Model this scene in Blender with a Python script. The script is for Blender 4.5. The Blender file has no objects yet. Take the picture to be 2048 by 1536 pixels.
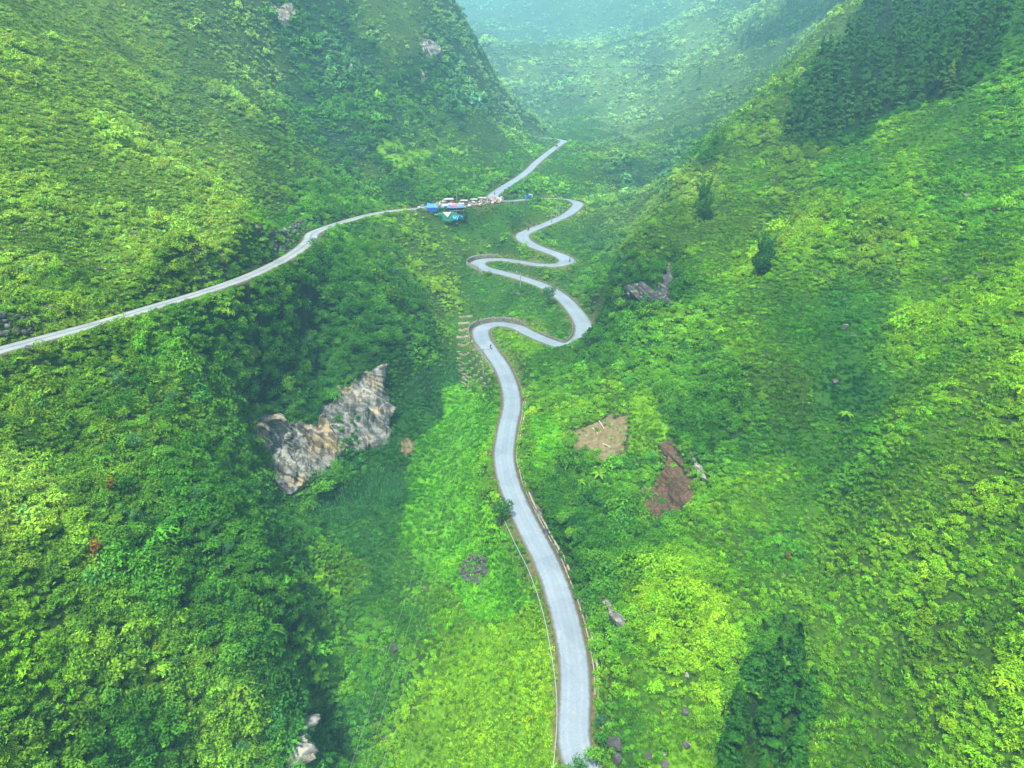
import bpy, bmesh, math, random
import numpy as np
from mathutils import Vector, Matrix

# ------------------------------------------------------------------ camera, light, exposure
SC = bpy.context.scene
COL = SC.collection
PITCH = math.radians(22.0)
FPX = 1365.0                       # focal length in photo pixels (2048 wide)
CP, SP = math.cos(PITCH), math.sin(PITCH)
cam_d = bpy.data.cameras.new('camera')
cam = bpy.data.objects.new('camera', cam_d)
COL.objects.link(cam)
cam.location = (0, 0, 0)
cam.rotation_euler = (math.radians(90) - PITCH, 0, 0)
cam_d.sensor_width = 36.0
cam_d.lens = 36.0 * FPX / 2048.0
cam_d.clip_start = 0.5
cam_d.clip_end = 9000
SC.camera = cam

SUN_EL, SUN_AZ = 67.0, 198.0        # degrees; azimuth clockwise from +Y
W = bpy.data.worlds.new('World')
SC.world = W
W.use_nodes = True
wn = W.node_tree
bg = wn.nodes['Background']
sky = wn.nodes.new('ShaderNodeTexSky')
sky.sky_type = 'NISHITA'
sky.sun_disc = False
sky.sun_elevation = math.radians(SUN_EL)
sky.sun_rotation = math.radians(SUN_AZ)
sky.altitude = 900
sky.air_density = 1.0
sky.dust_density = 3.0
sky.ozone_density = 1.0
wn.links.new(sky.outputs[0], bg.inputs[0])
bg.inputs[1].default_value = 0.085
sun_d = bpy.data.lights.new('sun', 'SUN')
sun_d.energy = 2.2
sun_d.angle = math.radians(7)
sun_d.color = (1.0, 0.95, 0.86)
sun = bpy.data.objects.new('sun', sun_d)
COL.objects.link(sun)
_az, _el = math.radians(SUN_AZ), math.radians(SUN_EL)
_dir = Vector((math.sin(_az) * math.cos(_el), math.cos(_az) * math.cos(_el), math.sin(_el)))
sun.rotation_euler = _dir.to_track_quat('Z', 'Y').to_euler()
sun.location = (0, 0, 300)
SC.view_settings.view_transform = 'Standard'
SC.view_settings.look = 'None'
SC.view_settings.gamma = 1
SC.view_settings.use_curve_mapping = False
SC.view_settings.exposure = 2.4
SC.render.engine = 'CYCLES'
SC.cycles.volume_bounces = 3
SC.cycles.use_denoising = True
SC.cycles.max_bounces = 5
SC.cycles.diffuse_bounces = 2
SC.cycles.transparent_max_bounces = 4

RNG = np.random.default_rng(7)
random.seed(7)

# ------------------------------------------------------------------ helpers
def world(px, py, t):
    """point at camera depth t on the line of sight through photo position px, py"""
    v = (768.0 - py) / FPX
    return np.stack([t * (px - 1024.0) / FPX, t * (CP + v * SP), t * (-SP + v * CP)], -1)

def t_of_z(py, z):
    v = (768.0 - py) / FPX
    return z / (-SP + v * CP)

def project(P):
    x, y, z = P[..., 0], P[..., 1], P[..., 2]
    t = y * CP - z * SP
    u = y * SP + z * CP
    return 1024 + FPX * x / t, 768 - FPX * u / t, t

_tab = RNG.random((256, 256)).astype(np.float64)
def vnoise(x, y):
    xi, yi = np.floor(x).astype(int), np.floor(y).astype(int)
    fx, fy = x - xi, y - yi
    fx, fy = fx * fx * (3 - 2 * fx), fy * fy * (3 - 2 * fy)
    a = _tab[xi & 255, yi & 255]; b = _tab[(xi + 1) & 255, yi & 255]
    c = _tab[xi & 255, (yi + 1) & 255]; d = _tab[(xi + 1) & 255, (yi + 1) & 255]
    return (a * (1 - fx) + b * fx) * (1 - fy) + (c * (1 - fx) + d * fx) * fy
def fbm(x, y, sc, oct=4, seed=0):
    """about -1..1; sc is the largest wavelength in metres"""
    o, a, s = 0.0, 1.0, 0.0
    for k in range(oct):
        f = 2.03 ** k / sc
        o = o + a * (vnoise(x * f * .8 + y * f * .6 + seed * 17.3 + k * 5.1, -x * f * .6 + y * f * .8 + seed * 9.7 + k * 3.3) * 2 - 1)
        s += a; a *= 0.5
    return o / s * 1.6

def sstep(e0, e1, x):
    u = np.clip((x - e0) / (e1 - e0), 0, 1)
    return u * u * (3 - 2 * u)

def in_poly(px, py, poly):
    poly = np.asarray(poly, float)
    r = np.zeros(np.shape(px), bool)
    n = len(poly)
    for i in range(n):
        x0, y0 = poly[i]; x1, y1 = poly[(i + 1) % n]
        if y0 == y1: continue
        c = ((y0 > py) != (y1 > py)) & (px < (x1 - x0) * (py - y0) / (y1 - y0) + x0)
        r ^= c
    return r

def poly_dist(px, py, poly, closed=True):
    poly = np.asarray(poly, float)
    d = np.full(np.shape(px), 1e9)
    n = len(poly)
    for i in range(n if closed else n - 1):
        a = poly[i]; b = poly[(i + 1) % n] - a
        L = (b * b).sum() + 1e-9
        u = np.clip(((px - a[0]) * b[0] + (py - a[1]) * b[1]) / L, 0, 1)
        d = np.minimum(d, np.hypot(px - a[0] - u * b[0], py - a[1] - u * b[1]))
    return d

def tag(o, label=None, cat=None, group=None, kind=None):
    if label: o['label'] = label
    if cat: o['category'] = cat
    if group: o['group'] = group
    if kind: o['kind'] = kind
    return o

def mesh_np(name, V, F, mat=None, smooth=False, mats=None, mi=None):
    """V (n,3), F (m,4) or (m,3) arrays -> mesh data"""
    me = bpy.data.meshes.new(name)
    V = np.ascontiguousarray(V, np.float32); F = np.ascontiguousarray(F, np.int32)
    m, k = F.shape
    me.vertices.add(len(V)); me.vertices.foreach_set('co', V.ravel())
    me.loops.add(m * k); me.loops.foreach_set('vertex_index', F.ravel())
    me.polygons.add(m)
    me.polygons.foreach_set('loop_start', np.arange(0, m * k, k, dtype=np.int32))
    me.polygons.foreach_set('loop_total', np.full(m, k, np.int32))
    if smooth: me.polygons.foreach_set('use_smooth', np.ones(m, bool))
    for q in (mats or ([mat] if mat else [])): me.materials.append(q)
    if mi is not None: me.polygons.foreach_set('material_index', np.asarray(mi, np.int32))
    me.update(calc_edges=True)
    me.validate()
    return me

def link(name, me, parent=None, loc=None):
    o = bpy.data.objects.new(name, me)
    COL.objects.link(o)
    if parent is not None: o.parent = parent
    if loc is not None: o.location = loc
    return o

def empty(name, loc=(0, 0, 0), rz=0.0, s=1.0):
    o = bpy.data.objects.new(name, None)
    COL.objects.link(o)
    o.location = loc; o.rotation_euler = (0, 0, rz); o.scale = (s, s, s)
    o.empty_display_size = .3
    return o

class MB:
    """collects simple shapes into one mesh"""
    def __init__(s): s.v, s.f = [], []
    def add(s, vs, fs):
        b = len(s.v); s.v += [tuple(v) for v in vs]; s.f += [tuple(b + i for i in f) for f in fs]
    def box(s, c, d, rz=0.0, taper=1.0, rx=0.0):
        M = Matrix.Rotation(rz, 3, 'Z') @ Matrix.Rotation(rx, 3, 'X')
        vs = []
        for z in (-.5, .5):
            k = taper if z > 0 else 1
            for x, y in ((-.5, -.5), (.5, -.5), (.5, .5), (-.5, .5)):
                vs.append(Vector(c) + M @ Vector((x * d[0] * k, y * d[1] * k, z * d[2])))
        s.add(vs, [(3, 2, 1, 0), (4, 5, 6, 7), (0, 1, 5, 4), (1, 2, 6, 5), (2, 3, 7, 6), (3, 0, 4, 7)])
    def tube(s, pts, r, n=6, cap=True):
        pts = [Vector(p) for p in pts]
        rr = r if hasattr(r, '__len__') else [r] * len(pts)
        vs = []
        for i, p in enumerate(pts):
            d = (pts[min(i + 1, len(pts) - 1)] - pts[max(i - 1, 0)]).normalized()
            a = d.cross(Vector((0, 0, 1)) if abs(d.z) < .9 else Vector((1, 0, 0))).normalized()
            b = d.cross(a)
            for k in range(n):
                t = 2 * math.pi * k / n
                vs.append(p + (a * math.cos(t) + b * math.sin(t)) * rr[i])
        fs = [(i * n + k, i * n + (k + 1) % n, (i + 1) * n + (k + 1) % n, (i + 1) * n + k)
              for i in range(len(pts) - 1) for k in range(n)]
        if cap: fs += [tuple(range(n))[::-1], tuple((len(pts) - 1) * n + k for k in range(n))]
        s.add(vs, fs)
    def data(s, name, mat=None, smooth=False):
        me = bpy.data.meshes.new(name)
        me.from_pydata(s.v, [], s.f)
        if mat: me.materials.append(mat)
        if smooth: me.polygons.foreach_set('use_smooth', [True] * len(s.f))
        me.update()
        return me
    def build(s, name, mat=None, parent=None, smooth=False, loc=None):
        return link(name, s.data(name, mat, smooth), parent, loc)

# ------------------------------------------------------------------ materials
def mat_new(name):
    m = bpy.data.materials.new(name); m.use_nodes = True
    nt = m.node_tree; nt.nodes.clear()
    out = nt.nodes.new('ShaderNodeOutputMaterial')
    return m, nt, out

def N(nt, t, **kw):
    n = nt.nodes.new('ShaderNode' + t)
    for k, v in kw.items():
        if k.startswith('i_'):
            n.inputs[int(k[2:]) if k[2:].isdigit() else k[2:].replace('_', ' ')].default_value = v
        else: setattr(n, k, v)
    return n

def ramp(nt, src, stops):
    r = N(nt, 'ValToRGB')
    e = r.color_ramp.elements
    while len(e) < len(stops): e.new(.5)
    for q, (p, c) in zip(e, stops):
        q.position = p; q.color = (*c, 1)
    nt.links.new(src, r.inputs[0])
    return r.outputs[0]

def mixc(nt, f, a, b, mode='MIX'):
    m = N(nt, 'Mix', data_type='RGBA', blend_type=mode)
    for k, v in ((0, f), (6, a), (7, b)):
        if hasattr(v, 'is_linked') or hasattr(v, 'links'): nt.links.new(v, m.inputs[k])
        else: m.inputs[k].default_value = v if k == 0 else (*v, 1)
    return m.outputs[2]

def simple(name, col, rough=.8, noise=0.0, sc=2.0, metal=0.0, spec=.3, bump=0.0):
    m, nt, out = mat_new(name)
    b = N(nt, 'BsdfPrincipled'); b.inputs['Roughness'].default_value = rough
    b.inputs['Metallic'].default_value = metal; b.inputs['Specular IOR Level'].default_value = spec
    nt.links.new(b.outputs[0], out.inputs[0])
    b.inputs['Base Color'].default_value = (*col, 1)
    if noise:
        g = N(nt, 'NewGeometry')
        n = N(nt, 'TexNoise', i_Scale=sc, i_Detail=5.0); nt.links.new(g.outputs['Position'], n.inputs[0])
        c = ramp(nt, n.outputs[0], [(.3, tuple(x * (1 - noise) for x in col)), (.7, tuple(min(1, x * (1 + noise)) for x in col))])
        nt.links.new(c, b.inputs['Base Color'])
        if bump:
            bm = N(nt, 'Bump', i_Strength=.6, i_Distance=bump); nt.links.new(n.outputs[0], bm.inputs['Height'])
            nt.links.new(bm.outputs[0], b.inputs['Normal'])
    return m

def foliage_mat(name, use_tint=True, col=(.08, .2, .02), var=.6):
    """leaf surface: its own colour (per plant where a tint is stored), lighter and darker leaves, light shining through"""
    m, nt, out = mat_new(name)
    if use_tint:
        a = N(nt, 'Attribute', attribute_type='INSTANCER', attribute_name='tint'); base = a.outputs['Color']
    else:
        oi = N(nt, 'ObjectInfo')
        base = ramp(nt, oi.outputs['Random'], [(0, tuple(x * .8 for x in col)), (.5, col), (1, (col[0] * 1.35, col[1] * 1.2, col[2]))])
    lf = N(nt, 'Attribute', attribute_type='GEOMETRY', attribute_name='leaf')
    g = ramp(nt, lf.outputs['Fac'], [(0, (1 - var,) * 3), (.5, (1, 1, 1)), (.85, (1 + var * .6, 1 + var * .45, 1)), (1, (1 + var * 1.1, 1 + var * .8, .9))])
    c = mixc(nt, 1.0, base, g, 'MULTIPLY')
    d = N(nt, 'BsdfDiffuse'); nt.links.new(c, d.inputs[0])
    tr = N(nt, 'BsdfTranslucent'); nt.links.new(c, tr.inputs[0])
    mx = N(nt, 'MixShader', i_0=.18); nt.links.new(d.outputs[0], mx.inputs[1]); nt.links.new(tr.outputs[0], mx.inputs[2])
    nt.links.new(mx.outputs[0], out.inputs[0])
    return m

# ------------------------------------------------------------------ roads (photo position, height, width)
MAIN = [(1330, 1680, -94.6, 5.6), (1222, 1600, -94.3, 5.6), (1163, 1535, -93.9, 5.6), (1147, 1480, -93.3, 5.6), (1150, 1400, -92.4, 5.6), (1149, 1330, -91.5, 5.6), (1137, 1260, -90.6, 5.6), (1118, 1190, -89.6, 5.6),
        (1096, 1130, -88.8, 5.6), (1068, 1075, -87.9, 5.6), (1040, 1020, -87.1, 5.6), (1018, 965, -86.2, 5.6), (1008, 915, -85.3, 5.7), (1014, 860, -84.4, 5.8),
        (1024, 812, -83.6, 5.8), (1020, 775, -82.9, 5.8), (1004, 735, -82, 5.9), (980, 700, -81.2, 6.2), (962, 673, -80.3, 6.8), (966, 655, -79.6, 7.0), (990, 648, -79, 6.6),
        (1027, 652, -78.4, 5.9), (1062, 668, -77.8, 5.8), (1098, 683, -77.2, 5.8), (1130, 691, -76.6, 6.4), (1156, 684, -76.1, 7.2), (1169, 666, -75.5, 7.6), (1165, 645, -74.8, 7.2),
        (1145, 616, -73.6, 6.8), (1118, 590, -72.4, 6.6), (1085, 571, -71.4, 6.4), (1045, 557, -70.4, 6.4), (1002, 545, -69.5, 6.6), (970, 537, -68.8, 7.4), (954, 528, -68.2, 8),
        (966, 520.5, -67.7, 7.6), (1000, 519, -67.1, 6.8), (1040, 524, -66.5, 6.2), (1082, 530, -65.8, 6.4), (1115, 530, -65.1, 7.4), (1135, 523, -64.3, 8), (1122, 512, -63.4, 7.4), (1095, 502, -62.5, 6.8),
        (1068, 492, -61.5, 6.8), (1048, 480, -60.5, 7.4), (1046, 468, -59.5, 7.4), (1064, 459.5, -58.5, 6.6), (1088, 450, -57.5, 6.2), (1112, 440, -56.4, 6.2), (1136, 428, -55.3, 6.6),
        (1152, 415, -54.2, 7), (1154, 405, -53.0, 7.2), (1138, 399.5, -51.8, 6.2), (1105, 397, -50.4, 5.8), (1075, 397.5, -49.1, 5.6), (1045, 399.5, -47.9, 5.6), (1015, 402, -46.8, 5.6), (990, 401, -46.2, 6)]
FAR = [(990, 401, -46.2, 6), (984, 394, -45.6, 6.6), (992, 386, -45, 6.6), (1012, 372, -43.4, 6.2), (1036, 357, -41.4, 6.0), (1056, 342, -39.4, 5.8), (1072, 326, -37, 5.8), (1090, 311, -34.5, 5.8),
       (1108, 297, -31.8, 5.8), (1122, 286.5, -29.6, 6.4), (1126, 281, -28.2, 7), (1112, 278, -27, 6), (1088, 275, -25.8, 6), (1066, 272.5, -24.6, 6), (1040, 269, -23.4, 6)]
LEFT = [(984, 401, -46, 5.4), (960, 407, -45.9, 5.2), (925, 411, -45.7, 5.0), (885, 415, -45.4, 5.0), (840, 417, -45.1, 4.8), (790, 421, -44.8, 4.8), (745, 428, -44.5, 4.8), (700, 440, -44, 4.8),
        (655, 454, -43.4, 4.9), (627, 466, -43.1, 5.2), (618, 482, -42.8, 5), (590, 505, -42.5, 4.7), (540, 533, -42.2, 4.6), (480, 559, -42, 4.6), (400, 586, -41.9, 4.6), (300, 616, -41.8, 4.7),
        (200, 646, -41.7, 4.8), (100, 673, -41.6, 4.8), (0, 700, -41.5, 4.8), (-110, 730, -41.4, 4.8), (-240, 766, -41.2, 4.8)]

def road_path(pts, step=1.0):
    P = np.array([[*world(p[0], p[1], t_of_z(p[1], p[2])), p[3]] for p in pts])
    out = []
    n = len(P)
    for i in range(n - 1):
        p0, p1, p2, p3 = P[max(i - 1, 0)], P[i], P[i + 1], P[min(i + 2, n - 1)]
        # centripetal-like Catmull-Rom with chord scaled tangents
        L = np.linalg.norm((p2 - p1)[:3])
        l0 = max(np.linalg.norm((p1 - p0)[:3]), 1e-3); l2 = max(np.linalg.norm((p3 - p2)[:3]), 1e-3)
        m1 = ((p2 - p1) / L + ((p1 - p0) / l0 if i > 0 else (p2 - p1) / L)) / 2 * L
        m2 = ((p2 - p1) / L + ((p3 - p2) / l2 if i < n - 2 else (p2 - p1) / L)) / 2 * L
        k = max(2, int(L / step))
        for u in np.linspace(0, 1, k, endpoint=False):
            h = [2 * u ** 3 - 3 * u ** 2 + 1, u ** 3 - 2 * u ** 2 + u, -2 * u ** 3 + 3 * u ** 2, u ** 3 - u ** 2]
            out.append(h[0] * p1 + h[1] * m1 + h[2] * p2 + h[3] * m2)
    out.append(P[-1])
    out = np.array(out)
    for _ in range(6):          # ease the corners
        out[1:-1] = out[1:-1] * .5 + (out[:-2] + out[2:]) * .25
    return out
R_MAIN, R_FAR, R_LEFT = road_path(MAIN), road_path(FAR, 2.0), road_path(LEFT)

# ------------------------------------------------------------------ terrain
# (photo x, photo y, depth along the camera axis)
CTRL = [
 # gully and its floor
 (700, 1500, 148), (720, 1400, 149), (760, 1250, 163), (800, 1120, 178), (850, 950, 205), (885, 820, 236), (900, 740, 250), (925, 640, 280), (905, 570, 300),
 (640, 1250, 156), (680, 1150, 170), (640, 1100, 168), (720, 1000, 188), (800, 900, 207), (640, 1480, 143), (650, 1350, 150),
 (950, 1400, 129), (900, 1500, 131), (1000, 1300, 133), (1020, 1200, 146), (960, 1150, 161), (900, 1250, 150), (830, 1400, 140), (950, 1050, 180), (920, 900, 203), (950, 820, 217), (960, 1536, 119),
 (1080, 1536, 109),
 # left cliff: foot and brow
 (545, 1010, 180), (600, 1000, 184), (680, 945, 192), (740, 910, 200), (795, 885, 208), (820, 800, 222),
 (520, 850, 189), (580, 840, 193), (640, 800, 200), (700, 755, 209), (765, 730, 216), (800, 740, 222), (470, 840, 172), (508, 925, 180),
 (560, 930, 184), (650, 870, 195), (740, 820, 207),
 # wooded slope between cliff and upper road
 (600, 700, 207), (500, 700, 185), (700, 640, 222), (700, 560, 234), (620, 560, 215), (780, 640, 232), (840, 700, 240), (850, 640, 252), (400, 700, 160), (400, 780, 154), (780, 540, 256), (820, 570, 268),
 # bright slope below the huts
 (850, 520, 300), (800, 460, 300), (880, 470, 326), (900, 600, 288), (870, 640, 270),
 (940, 480, 335), (960, 440, 352), (1000, 470, 338),
 # left near slope
 (0, 800, 119), (0, 900, 112), (0, 1100, 98), (0, 1400, 85), (0, 1536, 80), (200, 800, 130), (200, 1000, 115), (200, 1250, 102), (200, 1500, 94), (400, 900, 138), (400, 1100, 122), (400, 1350, 112), (400, 1536, 107),
 (500, 1200, 127), (515, 1060, 140), (560, 1300, 126), (570, 1450, 122), (470, 960, 150), (-300, 900, 92), (-300, 1400, 70), (-300, 600, 117),
 (600, 1536, 125), (597, 1400, 128), (590, 1200, 137),
 # left slope above the road
 (0, 640, 131), (0, 500, 144), (0, 300, 168), (0, 100, 212), (0, 0, 245), (-400, 300, 138), (-400, 0, 180), (200, 580, 150), (200, 400, 174), (200, 200, 226), (200, 0, 325), (400, 500, 186), (400, 300, 246), (400, 100, 345), (300, 300, 215), (300, 500, 166),
 (560, 450, 238), (560, 300, 310), (560, 150, 415), (600, 0, 475), (470, 0, 405), (660, 400, 300), (700, 300, 372), (700, 200, 420), (700, 0, 510), (800, 350, 360), (800, 250, 430), (800, 100, 510), (800, 0, 560), (740, 400, 332),
 (880, 380, 350), (900, 320, 415), (900, 220, 500), (950, 340, 410), (940, 180, 560), (1000, 330, 440), (990, 260, 540), (1050, 310, 505), (1040, 275, 600),
 (1000, 212, 600), (945, 120, 600), (900, 30, 620), (870, -60, 640),
 # floor left and right of the middle road
 (1060, 600, 283), (1000, 600, 294), (1050, 640, 264), (1100, 640, 260), (1060, 508, 317), (1020, 430, 352), (1080, 420, 375), (1110, 410, 392), (1060, 540, 304), (1010, 490, 328),
 (1040, 720, 222), (1080, 700, 231),
 (1040, 385, 392), (1080, 370, 425), (1110, 340, 475), (1140, 320, 520), (1150, 380, 440), (1200, 400, 405), (1160, 480, 340), (1210, 480, 330), (1200, 440, 362), (1180, 560, 292),
 # far valley floor and far hillsides
 (1100, 255, 760), (1060, 240, 900), (1160, 290, 620), (1170, 250, 760), (1100, 200, 1050), (1200, 200, 950), (1100, 100, 1350), (1000, 100, 1500), (1000, 0, 1900), (1200, 0, 1750), (1300, 100, 1150), (1400, 0, 1350),
 (1100, 0, 1800), (1000, 180, 1100), (900, 0, 2000), (1300, 180, 880), (1450, 60, 1000), (1200, 100, 1250), (1250, 250, 740), (1000, -150, 2300), (1300, -150, 2100), (1500, -150, 1700),
 # middle slope on the right
 (1200, 330, 490), (1250, 300, 560), (1350, 270, 590), (1300, 380, 430), (1270, 350, 470), (1400, 200, 660), (1350, 220, 700), (1470, 105, 770), (1530, 60, 760), (1600, 30, 740), (1500, 150, 680), (1400, 290, 520), (1480, 220, 560), (1560, 120, 600), (1660, 0, 720), (1620, 60, 620), (1800, -150, 700),
 # near hill on the right
 (1195, 650, 226), (1212, 570, 238), (1230, 520, 248), (1300, 430, 270), (1400, 330, 300), (1500, 240, 332), (1600, 130, 372), (1700, 20, 425), (1780, -80, 460), (2000, -150, 400),
 (1300, 600, 208), (1300, 530, 225), (1400, 450, 236), (1500, 350, 265), (1600, 250, 290), (1650, 290, 262), (1800, 200, 275), (1900, 180, 260), (2000, 50, 285), (1800, 0, 390),
 (1500, 600, 190), (1400, 600, 196), (1600, 500, 198), (1800, 400, 200), (1700, 350, 225), (2048, 300, 208), (2048, 100, 245), (2048, 0, 270), (2048, 600, 152), (2048, 900, 116), (2048, 1200, 96), (2048, 1536, 80),
 (2350, 300, 180), (2350, 900, 98), (2350, 1500, 66), (2400, 0, 240),
 (1850, 600, 163), (1850, 900, 128), (1850, 1200, 106), (1850, 1536, 88), (1700, 700, 162), (1700, 900, 145), (1650, 1050, 137), (1700, 1200, 117), (1640, 1300, 112), (1640, 1536, 98), (1500, 1350, 111), (1500, 1536, 99),
 (1400, 1200, 119), (1400, 1400, 108), (1400, 1536, 101), (1250, 1500, 104), (1250, 1400, 109), (1300, 1300, 113), (1210, 1480, 107), 
 (1300, 1150, 127), (1235, 1270, 117), (1190, 1150, 133), (1150, 1080, 144), (1120, 1000, 160), (1220, 1190, 128),
 (1300, 1050, 149), (1340, 960, 163), (1400, 950, 156), (1400, 1050, 141), (1500, 1050, 140), (1500, 900, 158), (1200, 1000, 160), (1200, 870, 183), (1280, 870, 176), (1120, 900, 178), (1350, 850, 172), (1400, 870, 163),
 (1100, 800, 199), (1200, 780, 197), (1300, 750, 190), (1400, 750, 181), (1500, 750, 170), (1200, 705, 215), (1130, 740, 212), (1300, 660, 200), (1600, 650, 176), (1600, 800, 160), (1090, 740, 215),
]
pts = [world(a, b, c) for a, b, c in CTRL]
for R, k in ((R_MAIN, 7), (R_FAR, 9), (R_LEFT, 8)):
    for q in R[::k]: pts.append(q[:3] - np.array([0, 0, .1]))
# country beyond the frame and behind the ridges
pts += [np.array(p, float) for p in [(-160, 820, 0), (-260, 900, 60), (-60, 950, 0), (-220, 780, 150), (-420, 700, 240), (-500, 1200, 260), (-300, 1500, 260), (-900, 900, 420), (-700, 400, 330), (-400, 200, 190), (-200, 40, 30), (-110, 30, -35),
        (-60, 25, -75), (0, 25, -100), (60, 25, -78), (130, 30, -25), (400, 150, 180), (800, 400, 380), (1000, 900, 450), (600, 1400, 380), (1400, 1800, 600), (-1400, 1800, 620), (0, 2600, 560), (1200, 2600, 700), (-1200, 2600, 700), (2500, 2500, 800), (-2500, 2500, 800), (1700, 900, 700), (-1700, 900, 700)]]
C = np.array(pts)
# drop near coincident control points
keep = []
for i, p in enumerate(C):
    if all((p[0] - C[j][0]) ** 2 + (p[1] - C[j][1]) ** 2 > (1.5 + .008 * p[1]) ** 2 for j in keep): keep.append(i)
C = C[keep]
S = 100.0
def tps(r2): return .5 * r2 * np.log(r2 + 1e-9)
xy = C[:, :2] / S
n = len(C)
A = np.zeros((n + 3, n + 3))
A[:n, :n] = tps(((xy[:, None] - xy[None]) ** 2).sum(-1)) + np.eye(n) * 2e-4 * (1 + C[:, 1] / 200)
A[:n, n] = 1; A[:n, n + 1:] = xy; A[n, :n] = 1; A[n + 1:, :n] = xy.T
wgt = np.linalg.solve(A, np.concatenate([C[:, 2], [0, 0, 0]]))
def base_h(x, y):
    sh = x.shape; x = x.ravel() / S; y = y.ravel() / S
    o = np.empty(x.shape)
    for a in range(0, len(x), 20000):
        X, Y = x[a:a + 20000], y[a:a + 20000]
        r2 = (X[:, None] - xy[None, :, 0]) ** 2 + (Y[:, None] - xy[None, :, 1]) ** 2
        o[a:a + 20000] = tps(r2) @ wgt[:n] + wgt[n] + wgt[n + 1] * X + wgt[n + 2] * Y
    return o.reshape(sh)

NR, NC = 780, 640
Y0, Y1 = 26.0, 2700.0
ROWY = Y0 * (Y1 / Y0) ** (np.arange(NR) / (NR - 1))
def halfw(y): return 1.2 * y + 30
GY = np.repeat(ROWY[:, None], NC, 1)
GX = np.linspace(-1, 1, NC)[None] * halfw(GY)
ci = np.arange(0, NR, 3); cj = np.arange(0, NC, 3)      # the smooth part on a coarser grid, then linear
HB = base_h(GX[::3, ::3], GY[::3, ::3])
def upsample(H, n0, n1):
    a = np.minimum(np.arange(n0) / 3.0, H.shape[0] - 1.0001); b = np.minimum(np.arange(n1) / 3.0, H.shape[1] - 1.0001)
    def cub(H, a):
        i = np.floor(a).astype(int); f = (a - i)[:, None]
        g = lambda k: H[np.clip(i + k, 0, H.shape[0] - 1)]
        p0, p1, p2, p3 = g(-1), g(0), g(1), g(2)
        return p1 + .5 * f * (p2 - p0 + f * (2 * p0 - 5 * p1 + 4 * p2 - p3 + f * (3 * (p1 - p2) + p3 - p0)))
    return cub(cub(H, a).T, b).T
GZ = upsample(HB, NR, NC)

def road_dist(x, y, R, lim=40):
    """distance to the centre line, height and half width of the nearest road point"""
    sh = x.shape; x = x.ravel(); y = y.ravel()
    D = np.full(x.shape, 1e6); Z = np.zeros(x.shape); Wd = np.ones(x.shape); SD = np.zeros(x.shape)
    for a in range(0, len(R) - 1, 24):
        seg = R[a:a + 25]
        m = (x > seg[:, 0].min() - lim) & (x < seg[:, 0].max() + lim) & (y > seg[:, 1].min() - lim) & (y < seg[:, 1].max() + lim)
        idx = np.nonzero(m)[0]
        if not len(idx): continue
        P, Q = seg[:-1], seg[1:]
        dx, dy = (Q - P)[:, 0], (Q - P)[:, 1]
        for b in range(0, len(idx), 40000):
            ii = idx[b:b + 40000]
            rx = x[ii, None] - P[None, :, 0]; ry = y[ii, None] - P[None, :, 1]
            u = np.clip((rx * dx + ry * dy) / (dx * dx + dy * dy + 1e-9), 0, 1)
            d = np.hypot(rx - u * dx, ry - u * dy)
            k = d.argmin(1); r = np.arange(len(ii)); dd = d[r, k]
            better = dd < D[ii]
            j = ii[better]; kk = k[better]; uu = u[r, k][better]
            D[j] = dd[better]; Z[j] = P[kk, 2] + uu * (Q[kk, 2] - P[kk, 2]); Wd[j] = (P[kk, 3] + uu * (Q[kk, 3] - P[kk, 3])) / 2
            SD[j] = np.sign(rx[r, k][better] * dy[kk] - ry[r, k][better] * dx[kk])
    return D.reshape(sh), Z.reshape(sh), Wd.reshape(sh), SD.reshape(sh)

def all_roads(x, y):
    best = None
    for R in (R_MAIN, R_FAR, R_LEFT):
        q = road_dist(x, y, R)
        if best is None: best = list(q)
        else:
            m = q[0] - q[2] < best[0] - best[2]
            for k in range(4): best[k] = np.where(m, q[k], best[k])
    return best
RD, RZ, RW, RS = all_roads(GX, GY)
# relief: broad folds, gullies and hummocks, quiet near the roads
calm = sstep(3, 26, RD - RW)
amp = np.clip(GY / 260, .45, 3.2)
rid = 1 - np.abs(fbm(GX, GY, 95, 3, 3))
amp = amp * (1 - .5 * sstep(-50, -75, GX) * (1 - sstep(300, 380, GY)))
GZ = GZ + calm * sstep(20, 60, GX) * (1 - sstep(330, 420, GY)) * (1.1 * fbm(GX, GY, 24, 3, 14) + .8 * (.55 - np.abs(fbm(GX, GY, 17, 3, 15))))
GZ = GZ + calm * amp * .75 * fbm(GX, GY, 13, 3, 4)
GZ = GZ + calm * amp * (1.9 * fbm(GX, GY, 38, 4, 1) + .9 * (rid - .6)) + calm * .35 * fbm(GX, GY, 7, 2, 5)
far_m = sstep(520, 900, GY)
GZ = GZ + far_m * (14 * fbm(GX, GY, 330, 4, 8) + 9 * (1 - 2 * np.abs(fbm(GX, GY, 240, 3, 11))))
# the road benches: cut into the slope on the upper side, banked on the lower side
e = RD - RW
up = GZ > RZ
wd_up = 3.2; wd_dn = 5.0
k = np.where(up, sstep(.9, .9 + wd_up, e), sstep(.9, .9 + wd_dn, e))
GZ = (RZ - .22) * (1 - k) + GZ * k
GZ = np.where(GZ > 330, 330 + .08 * (GZ - 330), GZ)      # tops beyond the frame stay low

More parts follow.
